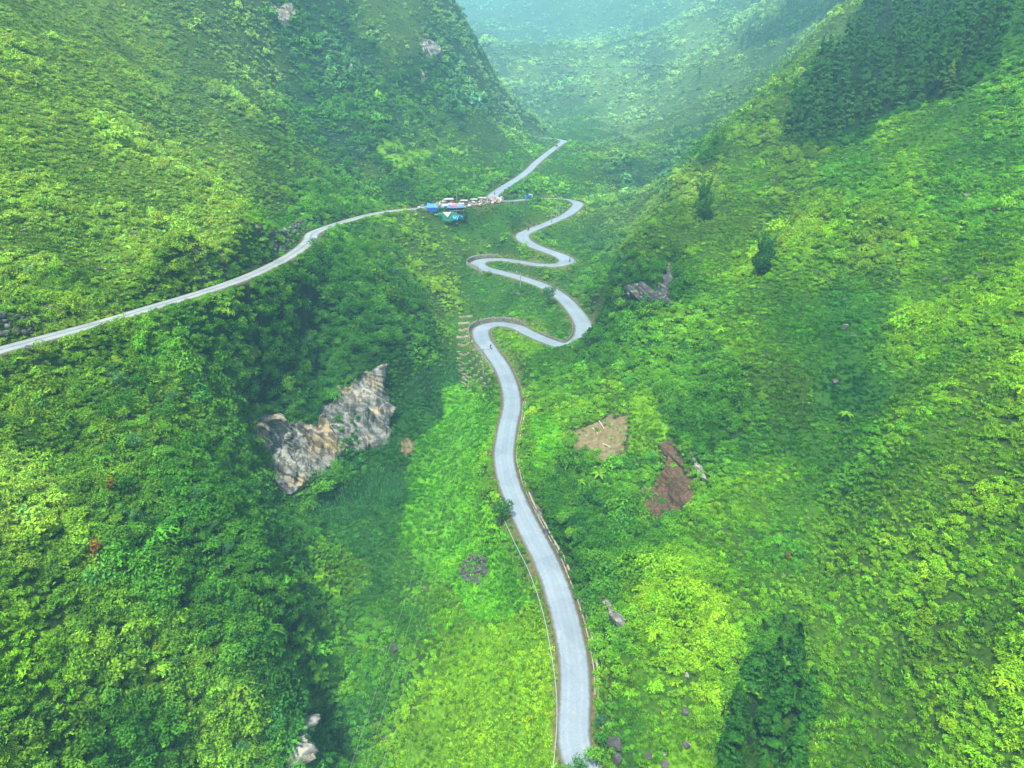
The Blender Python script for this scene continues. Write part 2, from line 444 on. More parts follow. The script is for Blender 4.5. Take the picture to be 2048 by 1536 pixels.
def grid_at(G, x, y):
    y = np.clip(y, Y0 + .01, Y1 - .01)
    a = np.log(y / Y0) / math.log(Y1 / Y0) * (NR - 1)
    i = np.clip(np.floor(a).astype(int), 0, NR - 2)
    fy = (y - ROWY[i]) / (ROWY[i + 1] - ROWY[i])
    b = np.clip((x / halfw(y) + 1) / 2 * (NC - 1), 0, NC - 1.001)
    j = np.floor(b).astype(int); fx = b - j
    return (G[i, j] * (1 - fx) + G[i, j + 1] * fx) * (1 - fy) + (G[i + 1, j] * (1 - fx) + G[i + 1, j + 1] * fx) * fy
def ground(x, y): return grid_at(GZ, np.asarray(x, float), np.asarray(y, float))

TS = 55 * (2600 / 55) ** (np.arange(900) / 899)
def hit(px, py):
    """where the line of sight through a photo position meets the ground -> depth"""
    px = np.atleast_1d(np.asarray(px, float)); py = np.atleast_1d(np.asarray(py, float))
    out = np.empty(px.shape)
    fl = px.ravel(), py.ravel(); o = out.ravel()
    for a in range(0, len(o), 4000):
        P = world(fl[0][a:a + 4000, None], fl[1][a:a + 4000, None], TS[None])
        under = P[..., 2] < ground(P[..., 0], P[..., 1])
        k = np.where(under.any(1), under.argmax(1), len(TS) - 1); k = np.maximum(k, 1)
        r = np.arange(len(k))
        g = P[..., 2] - ground(P[..., 0], P[..., 1])
        g0, g1 = g[r, k - 1], g[r, k]
        u = np.clip(g0 / (g0 - g1 + 1e-9), 0, 1)
        o[a:a + 4000] = TS[k - 1] + u * (TS[k] - TS[k - 1])
    return o.reshape(px.shape)
def at(px, py, dz=0.0):
    p = world(np.float64(px), np.float64(py), hit(px, py)[0])
    return Vector((float(p[0]), float(p[1]), float(p[2]) + dz))
# ravines (positive depth) and brows (negative) traced down the slopes
def carve(line, width, depth):
    global GZ
    line = np.array(line, float); u = np.linspace(0, len(line) - 1, 10 * (len(line) - 1))
    lx, ly = np.interp(u, np.arange(len(line)), line[:, 0]), np.interp(u, np.arange(len(line)), line[:, 1])
    Q = world(lx, ly, hit(lx, ly))
    m = (GX > Q[:, 0].min() - 3 * width) & (GX < Q[:, 0].max() + 3 * width) & (GY > Q[:, 1].min() - 3 * width) & (GY < Q[:, 1].max() + 3 * width)
    ii = np.nonzero(m.ravel())[0]
    x_, y_ = GX.ravel()[ii], GY.ravel()[ii]
    xx = x_ + .35 * width * fbm(x_, y_, width * 2.2, 3, 61); yy = y_ + .35 * width * fbm(x_, y_, width * 2.2, 3, 62)
    d = np.full(len(ii), 1e9); al = np.zeros(len(ii))
    for k in range(len(Q) - 1):
        a = Q[k, :2]; b = Q[k + 1, :2] - a; L = (b * b).sum()
        if L > (6 * width) ** 2: continue
        w_ = np.clip(((xx - a[0]) * b[0] + (yy - a[1]) * b[1]) / (L + 1e-9), 0, 1)
        dk = np.hypot(xx - a[0] - w_ * b[0], yy - a[1] - w_ * b[1]); q = dk < d
        d[q] = dk[q]; al[q] = (k + w_[q]) / (len(Q) - 1)
    prof = np.exp(-(d / width) ** 1.5) * np.clip(np.minimum(al, 1 - al) * 5, .25, 1)
    z = GZ.ravel(); z[ii] -= depth * prof * sstep(1.5, 11, (RD - RW).ravel()[ii]); GZ = z.reshape(GZ.shape)
for a in (
 ([(1760, 560), (1720, 700), (1690, 820), (1650, 950), (1622, 1100), (1600, 1250), (1570, 1400), (1540, 1560)], 7, 5.5),
 ([(1480, 620), (1450, 760), (1400, 860), (1345, 950), (1318, 1060), (1280, 1130)], 7, 4),
 ([(1560, 420), (1500, 520), (1420, 640), (1330, 700), (1250, 720)], 9, 4),
 ([(2048, 700), (1950, 850), (1880, 1000), (1850, 1150), (1800, 1350)], 8, 3),
 ([(1900, 330), (1790, 470), (1730, 580)], 8, 4), ([(1640, 320), (1560, 420), (1480, 480), (1380, 540)], 8, 3.5),
 ([(2000, 250), (1900, 480), (1870, 620), (1850, 760)], 8, 3), ([(1420, 1250), (1400, 1400), (1370, 1536)], 6, 2),
 ([(470, 0), (560, 100), (640, 220), (720, 330), (790, 390)], 22, 11), ([(700, 60), (760, 200), (850, 330)], 20, 8), ([(830, 160), (880, 260), (930, 330)], 16, 8),
 ([(180, 0), (330, 200), (480, 380), (600, 440)], 12, 3.5), ([(0, 200), (200, 400), (380, 540)], 9, 2),
 ([(1600, 90), (1450, 220), (1330, 330), (1240, 400)], 18, 8), ([(1350, 200), (1250, 270), (1170, 310)], 20, 8), ([(1440, 330), (1330, 400), (1240, 450)], 12, 4),
 ([(100, 760), (250, 950), (420, 1100), (560, 1200)], 8, 3), ([(0, 950), (200, 1200), (400, 1400), (560, 1500)], 7, 2.5), ([(300, 720), (430, 900), (530, 1040)], 7, 2.5),
 ([(1400, 900), (1405, 1010), (1345, 1090), (1290, 1180), (1262, 1290), (1230, 1400)], 6, -2.5), ([(740, 450), (800, 540), (850, 640), (830, 720)], 8, -3),
 ([(600, 480), (640, 600), (620, 720), (560, 800)], 8, 2.5), ([(700, 470), (760, 600), (740, 720)], 8, -2),
 ([(1300, 430), (1400, 330), (1500, 240), (1600, 130)], 10, -3)): carve(*a)
#@@PART2
# ------------------------------------------------------------------ what grows or lies bare where (photo positions)
def srgb(r, g, b):
    f = lambda c: (c / 255 / 12.92) if c <= 10 else ((c / 255 + .055) / 1.055) ** 2.4
    return (f(r), f(g), f(b))
KINDS = {  # colour of the plants, radius in metres, share of grass
 'meadow': ((.125, .300, .005), .42, .93), 'bright': ((.112, .290, .008), .85, .28), 'lush': ((.070, .235, .012), .85, .25),
 'herb': ((.040, .170, .018), .70, .45), 'olive': ((.185, .330, .030), .95, .35), 'pale': ((.135, .275, .042), 1.1, .2),  # olive is lightened to make up for its slope facing away from the sun
 'mixed': ((.090, .215, .012), 1.0, .12), 'wood': ((.040, .150, .010), 1.35, .02), 'deep': ((.028, .118, .010), 1.3, .02), 'gold': ((.132, .300, .010), .95, .16),
 'tall': ((.090, .330, .006), .62, .9),
 'hazed_mint': ((.200, .370, .090), 1.5, .3), 'hazed_green': ((.120, .270, .070), 1.6, .1),  # far slopes: brightness of the haze painted into the plant colours
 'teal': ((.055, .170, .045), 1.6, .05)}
MAP = [
 (100, 60, 'olive'), (60, 200, 'olive'), (250, 120, 'olive'), (400, 60, 'pale'), (350, 200, 'pale'), (100, 350, 'olive'), (250, 350, 'olive'), (450, 330, 'olive'), (60, 520, 'olive'), (250, 500, 'olive'), (420, 480, 'olive'), (540, 400, 'mixed'), (100, 600, 'mixed'),
 (330, 560, 'mixed'), (560, 470, 'lush'), (500, 120, 'pale'), (620, 60, 'wood'), (700, 120, 'teal'), (640, 250, 'wood'), (600, 330, 'mixed'), (750, 220, 'wood'), (780, 60, 'pale'), (860, 180, 'wood'), (920, 200, 'teal'), (700, 300, 'teal'), (780, 290, 'wood'),
 (850, 300, 'bright'), (900, 340, 'lush'), (960, 290, 'mixed'), (1020, 320, 'lush'), (800, 370, 'wood'), (880, 390, 'wood'), (700, 390, 'wood'), (730, 340, 'mixed'), (900, 120, 'teal'), (620, 420, 'lush'), (660, 420, 'wood'),
 # below the upper road
 (80, 760, 'mixed'), (200, 700, 'mixed'), (300, 680, 'lush'), (400, 640, 'lush'), (500, 600, 'wood'), (600, 560, 'wood'), (700, 520, 'wood'), (680, 470, 'lush'), (760, 600, 'deep'), (830, 620, 'deep'), (640, 680, 'deep'), (540, 720, 'wood'), (730, 690, 'deep'),
 (420, 760, 'wood'), (850, 690, 'deep'), (600, 780, 'deep'), (450, 850, 'wood'), (300, 850, 'mixed'), (100, 900, 'mixed'), (200, 1000, 'mixed'), (400, 950, 'wood'), (100, 1150, 'mixed'), (300, 1150, 'wood'), (480, 1050, 'wood'), (520, 1200, 'wood'), (150, 1300, 'mixed'),
 (60, 1450, 'mixed'), (300, 1350, 'mixed'), (420, 1480, 'mixed'), (560, 1350, 'deep'), (550, 1100, 'deep'), (250, 1500, 'wood'), (30, 1000, 'olive'), (30, 1350, 'bright'), (590, 1250, 'deep'), (590, 1450, 'deep'),
 # gully and valley floor
 (800, 460, 'bright'), (840, 510, 'gold'), (880, 580, 'gold'), (900, 640, 'bright'), (860, 450, 'bright'), (880, 680, 'lush'), (860, 720, 'lush'), (960, 460, 'lush'), (1000, 440, 'lush'), (930, 500, 'bright'), (1090, 430, 'bright'), (1020, 480, 'lush'), (1050, 385, 'wood'), (1060, 410, 'lush'),
 (1100, 330, 'lush'), (1150, 330, 'lush'), (1060, 350, 'lush'), (960, 590, 'lush'), (1000, 610, 'lush'), (1060, 600, 'lush'), (1120, 650, 'lush'), (1090, 540, 'lush'), (1050, 508, 'bright'), (1030, 700, 'bright'), (1060, 740, 'lush'), (1010, 670, 'meadow'),
 (900, 850, 'lush'), (950, 830, 'lush'), (930, 950, 'lush'), (960, 900, 'bright'), (880, 800, 'herb'), (830, 880, 'herb'), (750, 970, 'herb'), (680, 1010, 'deep'), (700, 1060, 'herb'), (650, 1120, 'bright'), (620, 1180, 'lush'), (720, 1150, 'herb'), (850, 1020, 'lush'), (900, 1060, 'bright'),
 (960, 1080, 'lush'), (1010, 1180, 'bright'), (850, 1150, 'lush'), (800, 1250, 'lush'), (700, 1250, 'lush'), (660, 1350, 'lush'), (700, 1450, 'herb'), (760, 1350, 'lush'), (900, 1200, 'bright'), (830, 1330, 'bright'), (880, 1350, 'meadow'), (950, 1300, 'meadow'), (1050, 1300, 'meadow'),
 (1000, 1400, 'meadow'), (900, 1450, 'meadow'), (1050, 1480, 'meadow'), (820, 1480, 'bright'), (1080, 1380, 'meadow'), (660, 1500, 'herb'),
 # right of the road
 (1080, 830, 'bright'), (1080, 900, 'lush'), (1150, 760, 'lush'), (1200, 720, 'wood'), (1200, 800, 'bright'), (1290, 780, 'lush'), (1250, 700, 'lush'), (1130, 950, 'wood'), (1200, 980, 'lush'), (1150, 1020, 'wood'), (1230, 1060, 'wood'), (1200, 1130, 'deep'), (1280, 1100, 'wood'), (1180, 1200, 'deep'),
 (1230, 1150, 'deep'), (1210, 1290, 'lush'), (1250, 1350, 'bright'), (1300, 1250, 'bright'), (1350, 1150, 'bright'), (1300, 1450, 'bright'), (1380, 1320, 'bright'), (1350, 1500, 'meadow'), (1230, 1440, 'lush'), (1290, 840, 'bright'), (1290, 930, 'lush'), (1340, 830, 'wood'), (1380, 870, 'wood'), (1370, 780, 'lush'),
 (1200, 1500, 'lush'), (1160, 1500, 'wood'),
 # right hill
 (1230, 600, 'wood'), (1290, 560, 'wood'), (1210, 660, 'wood'), (1330, 560, 'deep'), (1280, 500, 'mixed'), (1350, 430, 'mixed'), (1450, 400, 'mixed'), (1550, 300, 'mixed'), (1400, 380, 'olive'), (1500, 350, 'bright'), (1600, 420, 'mixed'), (1450, 520, 'bright'), (1400, 620, 'lush'), (1500, 650, 'bright'),
 (1350, 680, 'lush'), (1600, 330, 'mixed'), (1700, 350, 'lush'), (1800, 300, 'bright'), (1650, 500, 'bright'), (1750, 480, 'mixed'), (1900, 400, 'lush'), (1850, 500, 'bright'), (2000, 300, 'lush'), (2000, 150, 'lush'), (2030, 40, 'lush'), (2000, 550, 'bright'), (1600, 640, 'lush'), (1550, 760, 'mixed'),
 (1700, 620, 'herb'), (1690, 780, 'herb'), (1700, 880, 'lush'), (1650, 940, 'lush'), (1680, 1060, 'bright'), (1700, 1130, 'gold'), (1540, 1180, 'bright'), (1420, 800, 'wood'), (1480, 900, 'lush'), (1500, 1000, 'bright'), (1450, 1100, 'bright'), (1560, 1100, 'lush'), (1850, 700, 'bright'), (2000, 750, 'gold'), (1800, 850, 'bright'), (1950, 950, 'gold'),
 (1800, 1050, 'gold'), (2000, 1150, 'bright'), (1750, 1200, 'bright'), (1900, 1300, 'gold'), (1750, 1400, 'bright'), (2000, 1450, 'bright'), (1690, 1270, 'bright'), (1680, 1400, 'bright'), (1400, 1380, 'bright'), (1480, 1200, 'bright'), (1700, 1500, 'bright'), (1550, 1300, 'wood'), (1500, 1420, 'wood'), (1430, 1230, 'bright'),
 # middle and far slopes
 (1200, 480, 'teal'), (1180, 550, 'lush'), (1150, 500, 'lush'), (1250, 420, 'pale'), (1300, 400, 'pale'), (1200, 430, 'pale'), (1180, 390, 'lush'), (1250, 350, 'teal'), (1200, 320, 'mixed'), (1300, 300, 'mixed'), (1330, 340, 'teal'), (1400, 290, 'wood'), (1380, 220, 'pale'), (1450, 240, 'mixed'), (1450, 160, 'pale'), (1550, 120, 'mixed'), (1600, 60, 'pale'),
 (1250, 240, 'hazed_mint'), (1150, 260, 'lush'), (1070, 220, 'hazed_green'), (1040, 200, 'hazed_green'), (1120, 170, 'hazed_green'), (1180, 140, 'hazed_mint'), (1230, 150, 'hazed_mint'), (1300, 130, 'hazed_green'), (1050, 150, 'hazed_mint'), (1000, 120, 'hazed_green'), (1000, 40, 'hazed_green'), (1100, 60, 'hazed_green'), (1250, 60, 'hazed_green'), (1400, 60, 'hazed_mint'), (1450, 20, 'hazed_green'), (1300, 10, 'hazed_green'), (1350, 160, 'hazed_mint')]
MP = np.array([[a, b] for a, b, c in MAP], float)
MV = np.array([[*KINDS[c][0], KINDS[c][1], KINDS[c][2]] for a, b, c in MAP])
ZP = [('tall', [(900, 768), (950, 775), (985, 792), (1000, 830), (992, 880), (978, 930), (975, 985), (1000, 1040), (1040, 1120), (1070, 1190), (1010, 1225), (960, 1230), (900, 1180), (850, 1130), (780, 1080), (790, 1030), (830, 975), (836, 900), (862, 830), (884, 790)]),
      ('herb', [(640, 1010), (800, 1000), (790, 1040), (700, 1060), (640, 1050)]),
      ('tall', [(1062, 810), (1110, 800), (1130, 850), (1120, 900), (1095, 930), (1062, 910), (1050, 860)]),
      ('meadow', [(760, 1600), (815, 1450), (880, 1345), (945, 1275), (1010, 1228), (1080, 1205), (1104, 1300), (1114, 1420), (1106, 1600)]),
      ('gold', [(765, 436), (850, 436), (905, 468), (938, 515), (905, 560), (912, 640), (905, 700), (868, 690), (862, 610), (838, 555), (800, 480)]),
      ('meadow', [(752, 300), (800, 268), (850, 292), (860, 318), (800, 322), (762, 316)]), ('bright', [(600, 1060), (680, 1070), (745, 1110), (740, 1160), (680, 1180), (610, 1170)]),
      ('meadow', [(985, 655), (1040, 660), (1070, 690), (1060, 720), (1020, 715), (990, 680)]), ('meadow', [(1060, 420), (1108, 420), (1106, 432), (1075, 438)]),
      ('deep', [(1572, 290), (1568, 250), (1604, 200), (1640, 130), (1690, 70), (1730, 10), (1760, -60), (1960, -60), (2010, 20), (2004, 90), (1985, 150), (1950, 190), (1900, 205), (1850, 215), (1795, 225), (1752, 262), (1710, 296), (1650, 302)]),
      ('deep', [(1468, 102), (1500, 66), (1548, 36), (1600, 6), (1650, -30), (1700, -30), (1668, 10), (1630, 36), (1585, 62), (1540, 84), (1495, 100)]),
      ('meadow', [(1250, 860), (1262, 815), (1320, 812), (1330, 870), (1300, 920), (1262, 905)])]
def growth(px, py, wx=None, wy=None):
    """colour (3), radius, grass share of what grows at photo positions"""
    if wx is not None:           # ragged borders between kinds
        px = px + 28 * fbm(wx, wy, 18, 3, 21); py = py + 28 * fbm(wx, wy, 18, 3, 22)
    o = np.empty((len(px), 5))
    for a in range(0, len(px), 30000):
        d2 = (px[a:a + 30000, None] - MP[None, :, 0]) ** 2 + (py[a:a + 30000, None] - MP[None, :, 1]) ** 2
        w = 1 / (d2 + 250) ** 2.2
        o[a:a + 30000] = (w @ MV) / w.sum(1)[:, None]
    for kn, q in ZP:
        m = in_poly(px, py, q); kk = KINDS[kn]
        o[m] = [*kk[0], kk[1], kk[2]]
    return o

CLIFFS = {
 'main': [(486, 868), (500, 838), (522, 822), (548, 814), (566, 838), (590, 846), (606, 832), (628, 836), (640, 806), (668, 782), (694, 760), (722, 742), (768, 728), (774, 770), (790, 806), (788, 850), (780, 884), (748, 902), (716, 906), (690, 912), (676, 942), (650, 962), (618, 984), (584, 1002), (540, 1008), (532, 960), (512, 915), (494, 890)],
 'low': [(606, 1400), (622, 1440), (616, 1480), (622, 1500), (606, 1545), (556, 1545), (572, 1500), (584, 1460), (600, 1430)],
 'bank': [(1056, 984), (1072, 986), (1086, 1012), (1098, 1040), (1106, 1075), (1090, 1078), (1076, 1040), (1062, 1012)],
 'corner': [(1196, 1176), (1212, 1188), (1232, 1214), (1252, 1232), (1258, 1262), (1240, 1268), (1222, 1240), (1202, 1212)],
 'hill': [(1246, 590), (1262, 572), (1290, 566), (1316, 574), (1330, 540), (1346, 524), (1350, 560), (1342, 616), (1310, 622), (1280, 612), (1256, 612)],
 'slide': [(1376, 896), (1392, 908), (1406, 930), (1416, 962), (1402, 966), (1388, 950), (1380, 925)],
 'far_a': [(540, -6), (560, 12), (590, 8), (594, 34), (572, 56), (552, 44), (544, 20)],
 'far_b': [(836, 74), (858, 72), (878, 82), (880, 112), (862, 124), (850, 104), (838, 92)],
 'far_c': [(694, 120), (712, 124), (718, 148), (704, 152), (696, 138)],
 'far_d': [(840, 138), (850, 140), (852, 166), (842, 168)],
}
SOIL = {
 'slide': [(1343, 879), (1369, 900), (1380, 939), (1401, 965), (1384, 1012), (1345, 1029), (1328, 1038), (1324, 1063), (1302, 1070), (1296, 1040), (1270, 1020), (1277, 982), (1305, 962), (1320, 947), (1328, 917), (1313, 892)],
 'clearing': [(1140, 852), (1170, 848), (1200, 840), (1228, 822), (1256, 816), (1262, 862), (1252, 908), (1212, 928), (1190, 916), (1142, 908)],
 'scar': [(800, 884), (816, 872), (830, 884), (826, 905), (812, 916), (798, 906)],
 # 'upper': [(1655, 300), (1700, 272), (1740, 258), (1746, 270), (1716, 300), (1690, 330), (1664, 352), (1640, 352), (1668, 322)],
}
MAIZE = {'by the terraces': [(826, 745), (850, 734), (918, 728), (922, 756), (900, 772), (870, 786), (832, 796), (818, 775)],
         'under the cliff': [(640, 1006), (700, 962), (760, 935), (806, 930), (820, 962), (792, 1000), (720, 1040), (650, 1050), (590, 1040)]}
TERRACE_GROUND = [(912, 630), (948, 630), (944, 684), (962, 720), (988, 766), (918, 770), (908, 700)]
SCREE = [(926, 1120), (950, 1108), (972, 1118), (976, 1145), (955, 1170), (930, 1165), (920, 1145)]

# ------------------------------------------------------------------ ground sheet
PXG, PYG, TG = project(np.stack([GX, GY, GZ], -1))
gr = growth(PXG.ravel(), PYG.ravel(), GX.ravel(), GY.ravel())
gcol = gr[:, :3] * (.12 + .42 * gr[:, 4:5]) * (1 + .25 * fbm(GX, GY, 9, 3, 31).reshape(-1, 1))  # ground under shrubs darkened, painting shade into the gaps between plants
soil = np.array([.075, .055, .026])
verge = (1 - sstep(.2, 1.7 + .8 * fbm(GX, GY, 5, 2, 33), RD - RW)).reshape(-1, 1)
bank = ((1 - sstep(1.5, 5, RD - RW)) * sstep(.1, .7, fbm(GX, GY, 11, 3, 34) + .15)).reshape(-1, 1)
gcol = gcol * (1 - bank * .65) + np.array([.085, .09, .03]) * bank * .65
gcol = gcol * (1 - verge * .75) + soil * 1.1 * verge * .75
for q in SOIL.values():
    m = in_poly(PXG, PYG, q).reshape(-1, 1)
    gcol = np.where(m, soil * .6, gcol)
gcol = np.clip(gcol, .004, .6)
idx = np.arange(NR * NC).reshape(NR, NC)
F = np.stack([idx[:-1, :-1], idx[:-1, 1:], idx[1:, 1:], idx[1:, :-1]], -1).reshape(-1, 4)
m, nt, out = mat_new('ground_cover')
b = N(nt, 'BsdfPrincipled', i_Roughness=.95); b.inputs['Specular IOR Level'].default_value = .1
a_ = N(nt, 'Attribute', attribute_name='own')
g_ = N(nt, 'NewGeometry')
n_ = N(nt, 'TexNoise', i_Scale=1.4, i_Detail=6.0); nt.links.new(g_.outputs['Position'], n_.inputs[0])
r_ = ramp(nt, n_.outputs[0], [(.3, (.45, .5, .45)), (.52, (1, 1, 1)), (.75, (1.5, 1.4, 1.2))])
nt.links.new(mixc(nt, 1.0, a_.outputs['Color'], r_, 'MULTIPLY'), b.inputs[0])
bm_ = N(nt, 'Bump', i_Strength=.9, i_Distance=.35); nt.links.new(n_.outputs[0], bm_.inputs['Height']); nt.links.new(bm_.outputs[0], b.inputs['Normal'])
nt.links.new(b.outputs[0], out.inputs[0])
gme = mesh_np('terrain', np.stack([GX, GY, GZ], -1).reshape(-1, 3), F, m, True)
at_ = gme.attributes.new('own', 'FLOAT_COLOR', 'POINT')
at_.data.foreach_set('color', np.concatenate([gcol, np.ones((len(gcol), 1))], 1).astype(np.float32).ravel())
tag(link('terrain', gme), kind='structure')

# ------------------------------------------------------------------ roads
def road_mat(name, c0, c1, edge, mid=None):
    m, nt, out = mat_new(name)
    b = N(nt, 'BsdfPrincipled', i_Roughness=.62); b.inputs['Specular IOR Level'].default_value = .35
    uv = N(nt, 'UVMap', uv_map='UVMap'); sx = N(nt, 'SeparateXYZ'); nt.links.new(uv.outputs[0], sx.inputs[0])
    g = N(nt, 'NewGeometry')
    n1 = N(nt, 'TexNoise', i_Scale=.16, i_Detail=5.0, i_Roughness=.6); nt.links.new(g.outputs['Position'], n1.inputs[0])
    n2 = N(nt, 'TexNoise', i_Scale=5.0, i_Detail=4.0); nt.links.new(g.outputs['Position'], n2.inputs[0])
    n3 = N(nt, 'TexNoise', i_Scale=1.1, i_Detail=4.0); nt.links.new(g.outputs['Position'], n3.inputs[0])
    base = ramp(nt, n1.outputs[0], [(.3, c0), (.7, c1)])
    base = mixc(nt, 1.0, base, ramp(nt, n2.outputs[0], [(.3, (.88, .88, .88)), (.7, (1.1, 1.1, 1.1))]), 'MULTIPLY')
    # distance from the edge of the carriageway, 0 at the edge to 1 in the middle
    q = N(nt, 'Math', operation='SUBTRACT', i_1=.5); nt.links.new(sx.outputs[0], q.inputs[0])
    q2 = N(nt, 'Math', operation='ABSOLUTE'); nt.links.new(q.outputs[0], q2.inputs[0])
    pv = N(nt, 'TexVoronoi', i_Scale=.11); nt.links.new(g.outputs['Position'], pv.inputs[0])
    sc_ = N(nt, 'SeparateColor'); nt.links.new(pv.outputs['Color'], sc_.inputs[0])
    base = mixc(nt, 1.0, base, ramp(nt, sc_.outputs[0], [(0, (.90, .90, .90)), (.5, (1, 1, 1)), (1, (1.07, 1.06, 1.04))]), 'MULTIPLY')
    cr = N(nt, 'TexVoronoi', feature='DISTANCE_TO_EDGE', i_Scale=.35); nt.links.new(g.outputs['Position'], cr.inputs[0])
    base = mixc(nt, ramp(nt, cr.outputs['Distance'], [(0, (.35,) * 3), (.02, (0, 0, 0))]), base, (.07, .075, .075))
    ds = N(nt, 'TexNoise', i_Scale=.3, i_Detail=6.0, i_Roughness=.7); nt.links.new(g.outputs['Position'], ds.inputs[0])
    base = mixc(nt, ramp(nt, ds.outputs[0], [(.62, (0, 0, 0)), (.75, (.6,) * 3)]), base, (.26, .25, .20))
    # wheel tracks
    wt = ramp(nt, q2.outputs[0], [(0, (.96, .96, .96)), (.1, (.93, .93, .93)), (.2, (1.06, 1.06, 1.06)), (.3, (.95, .95, .95)), (.4, (1.04, 1.04, 1.04))])
    base = mixc(nt, 1.0, base, wt, 'MULTIPLY')
    w = N(nt, 'Math', operation='MULTIPLY_ADD', i_1=.16, i_2=-.08); nt.links.new(n3.outputs[0], w.inputs[0])
    ad = N(nt, 'Math', operation='ADD'); nt.links.new(q2.outputs[0], ad.inputs[0]); nt.links.new(w.outputs[0], ad.inputs[1])
    er = ramp(nt, ad.outputs[0], [(.37, (0, 0, 0)), (.47, (1, 1, 1))])
    base = mixc(nt, er, base, edge)
    if mid:
        mr = ramp(nt, ad.outputs[0], [(.03, (.8, .8, .8)), (.09, (0, 0, 0))])
        base = mixc(nt, mr, base, mid)
    nt.links.new(base, b.inputs[0]); nt.links.new(b.outputs[0], out.inputs[0])
    bm = N(nt, 'Bump', i_Strength=.25, i_Distance=.02); nt.links.new(n2.outputs[0], bm.inputs['Height']); nt.links.new(bm.outputs[0], b.inputs['Normal'])
    return m

def side_dir(R):
    T = np.gradient(R[:, :2], axis=0); T /= np.linalg.norm(T, axis=1)[:, None] + 1e-9
    return np.stack([T[:, 1], -T[:, 0]], -1)

def ribbon(R, offs, zs, closed_ends=False):
    """sweep a cross-section (offset to the right, height) along a path -> V, F"""
    nr = side_dir(R); V = []
    for o, z in zip(offs, zs):
        o = o if hasattr(o, '__len__') else np.full(len(R), o)
        p = R[:, :3].copy(); p[:, :2] += nr * o[:, None]; p[:, 2] += z
        V.append(p)
    K = len(V); V = np.stack(V, 1).reshape(-1, 3)
    i = (np.arange(len(R) - 1) * K)[:, None] + np.arange(K - 1)[None]
    F = np.stack([i, i + 1, i + K + 1, i + K], -1).reshape(-1, 4)
    return V, F

def road(R, mat, ztop=.0):
    K = 9; hw = R[:, 3] / 2
    us = np.linspace(-1, 1, K)
    offs = [-hw - .12] + [hw * u for u in us] + [hw + .12]
    zs = [-.5] + [ztop + .05 * (1 - u * u) for u in us] + [-.5]
    V, F = ribbon(R, offs, zs)
    me = mesh_np('road', V, F, mat, True)
    uvl = me.uv_layers.new(name='UVMap')
    s = np.concatenate([[0], np.cumsum(np.linalg.norm(np.diff(R[:, :3], axis=0), axis=1))])
    u = np.tile(np.concatenate([[0], (us + 1) / 2, [1]]), len(R)); v = np.repeat(s, K + 2)
    vi = F.ravel(); uvl.data.foreach_set('uv', np.stack([u[vi], v[vi]], -1).astype(np.float32).ravel())
    return link('road', me)
m_road = road_mat('asphalt', (.115, .150, .168), (.150, .190, .205), (.07, .075, .05))
m_road2 = road_mat('worn_concrete', (.14, .165, .175), (.21, .235, .235), (.08, .10, .05), (.09, .11, .07))
tag(road(R_MAIN, m_road), 'pale grey asphalt road winding through four hairpin bends down the valley', 'road', kind='structure')
tag(road(R_FAR, m_road, .004), 'pale grey road running on up the valley beyond the huts', 'road', kind='structure')
tag(road(R_LEFT, m_road2, -.004), 'narrow pale concrete road cut along the left mountainside', 'road', kind='structure')

def py_of(R): return project(R[:, :3])
def part_of(R, i0, i1): return R[max(i0, 0):i1]
def near_idx(R, px, py):
    a, b, _ = project(R[:, :3]); return int(((a - px) ** 2 + (b - py) ** 2).argmin())
m_conc = simple('old_concrete', (.20, .185, .14), .9, .35, 1.5, bump=.05)
m_curb = simple('mossy_kerb', (.075, .075, .05), .95, .45, 1.2, bump=.05)  # dark grey-brown kerb stone
m_dark = simple('dark_channel', (.05, .05, .035), .8, .4, 2)  # one dark tone for the channel floor and the gutter edge

def ditch(a, b, side, label):
    R = R_MAIN[near_idx(R_MAIN, *a):near_idx(R_MAIN, *b)]
    hw = R[:, 3] / 2
    jit = .12 * fbm(R[:, 0], R[:, 1], 6, 2, 41)
    o = [side * (hw + k + jit) for k in (.45, .45, .62, .62, 1.05, 1.05, 1.35, 1.35)]
    z = [-.3, .06, .06, -.2, -.2, .2, .2, -.3]
    if side < 0: pass
    V, F = ribbon(R, o, z)
    mi = np.tile([0, 0, 0, 1, 0, 0, 0], len(R) - 1)
    o_ = link('drainage_ditch', mesh_np('ditch', V, F, mats=[m_conc, m_dark], mi=mi))
    tag(o_, label, 'ditch', kind='structure')
ditch((1149, 1385), (1024, 800), 1, 'concrete drainage ditch along the inner edge of the near straight')

def kerb(R, a, b, side, label, w=.35, h=.35, off=.35, mat=None, cat='kerb'):
    i, j = near_idx(R, *a), near_idx(R, *b)
    P = R[min(i, j):max(i, j)]
    hw = P[:, 3] / 2
    jz = .08 * fbm(P[:, 0], P[:, 1], 4, 2, 45)
    V, F = ribbon(P, [side * (hw + off), side * (hw + off + .03), side * (hw + off + w), side * (hw + off + w + .03)], [-.4, h, h, -.6])
    V[1::4, 2] += jz; V[2::4, 2] += jz
    return tag(link('kerb', mesh_np('kerb', V, F, mat or m_curb)), label, cat, kind='structure')
kerb(R_MAIN, (1004, 735), (1027, 800), 1, 'dark kerb on the inner edge above the near straight')
kerb(R_MAIN, (966, 655), (1004, 735), 1, 'kerb inside the lowest hairpin bend', off=.5)
kerb(R_MAIN, (1062, 668), (1165, 645), -1, 'kerb round the inside of the right-hand bend', h=.6, off=.3, w=.5)
kerb(R_MAIN, (1145, 616), (1002, 545), 1, 'kerb on the uphill edge of the long slanting stretch')
kerb(R_MAIN, (1040, 524), (1122, 512), -1, 'kerb inside the upper right bend')
kerb(R_MAIN, (1135, 523), (1046, 468), 1, 'kerb on the outer edge of the highest S bend')
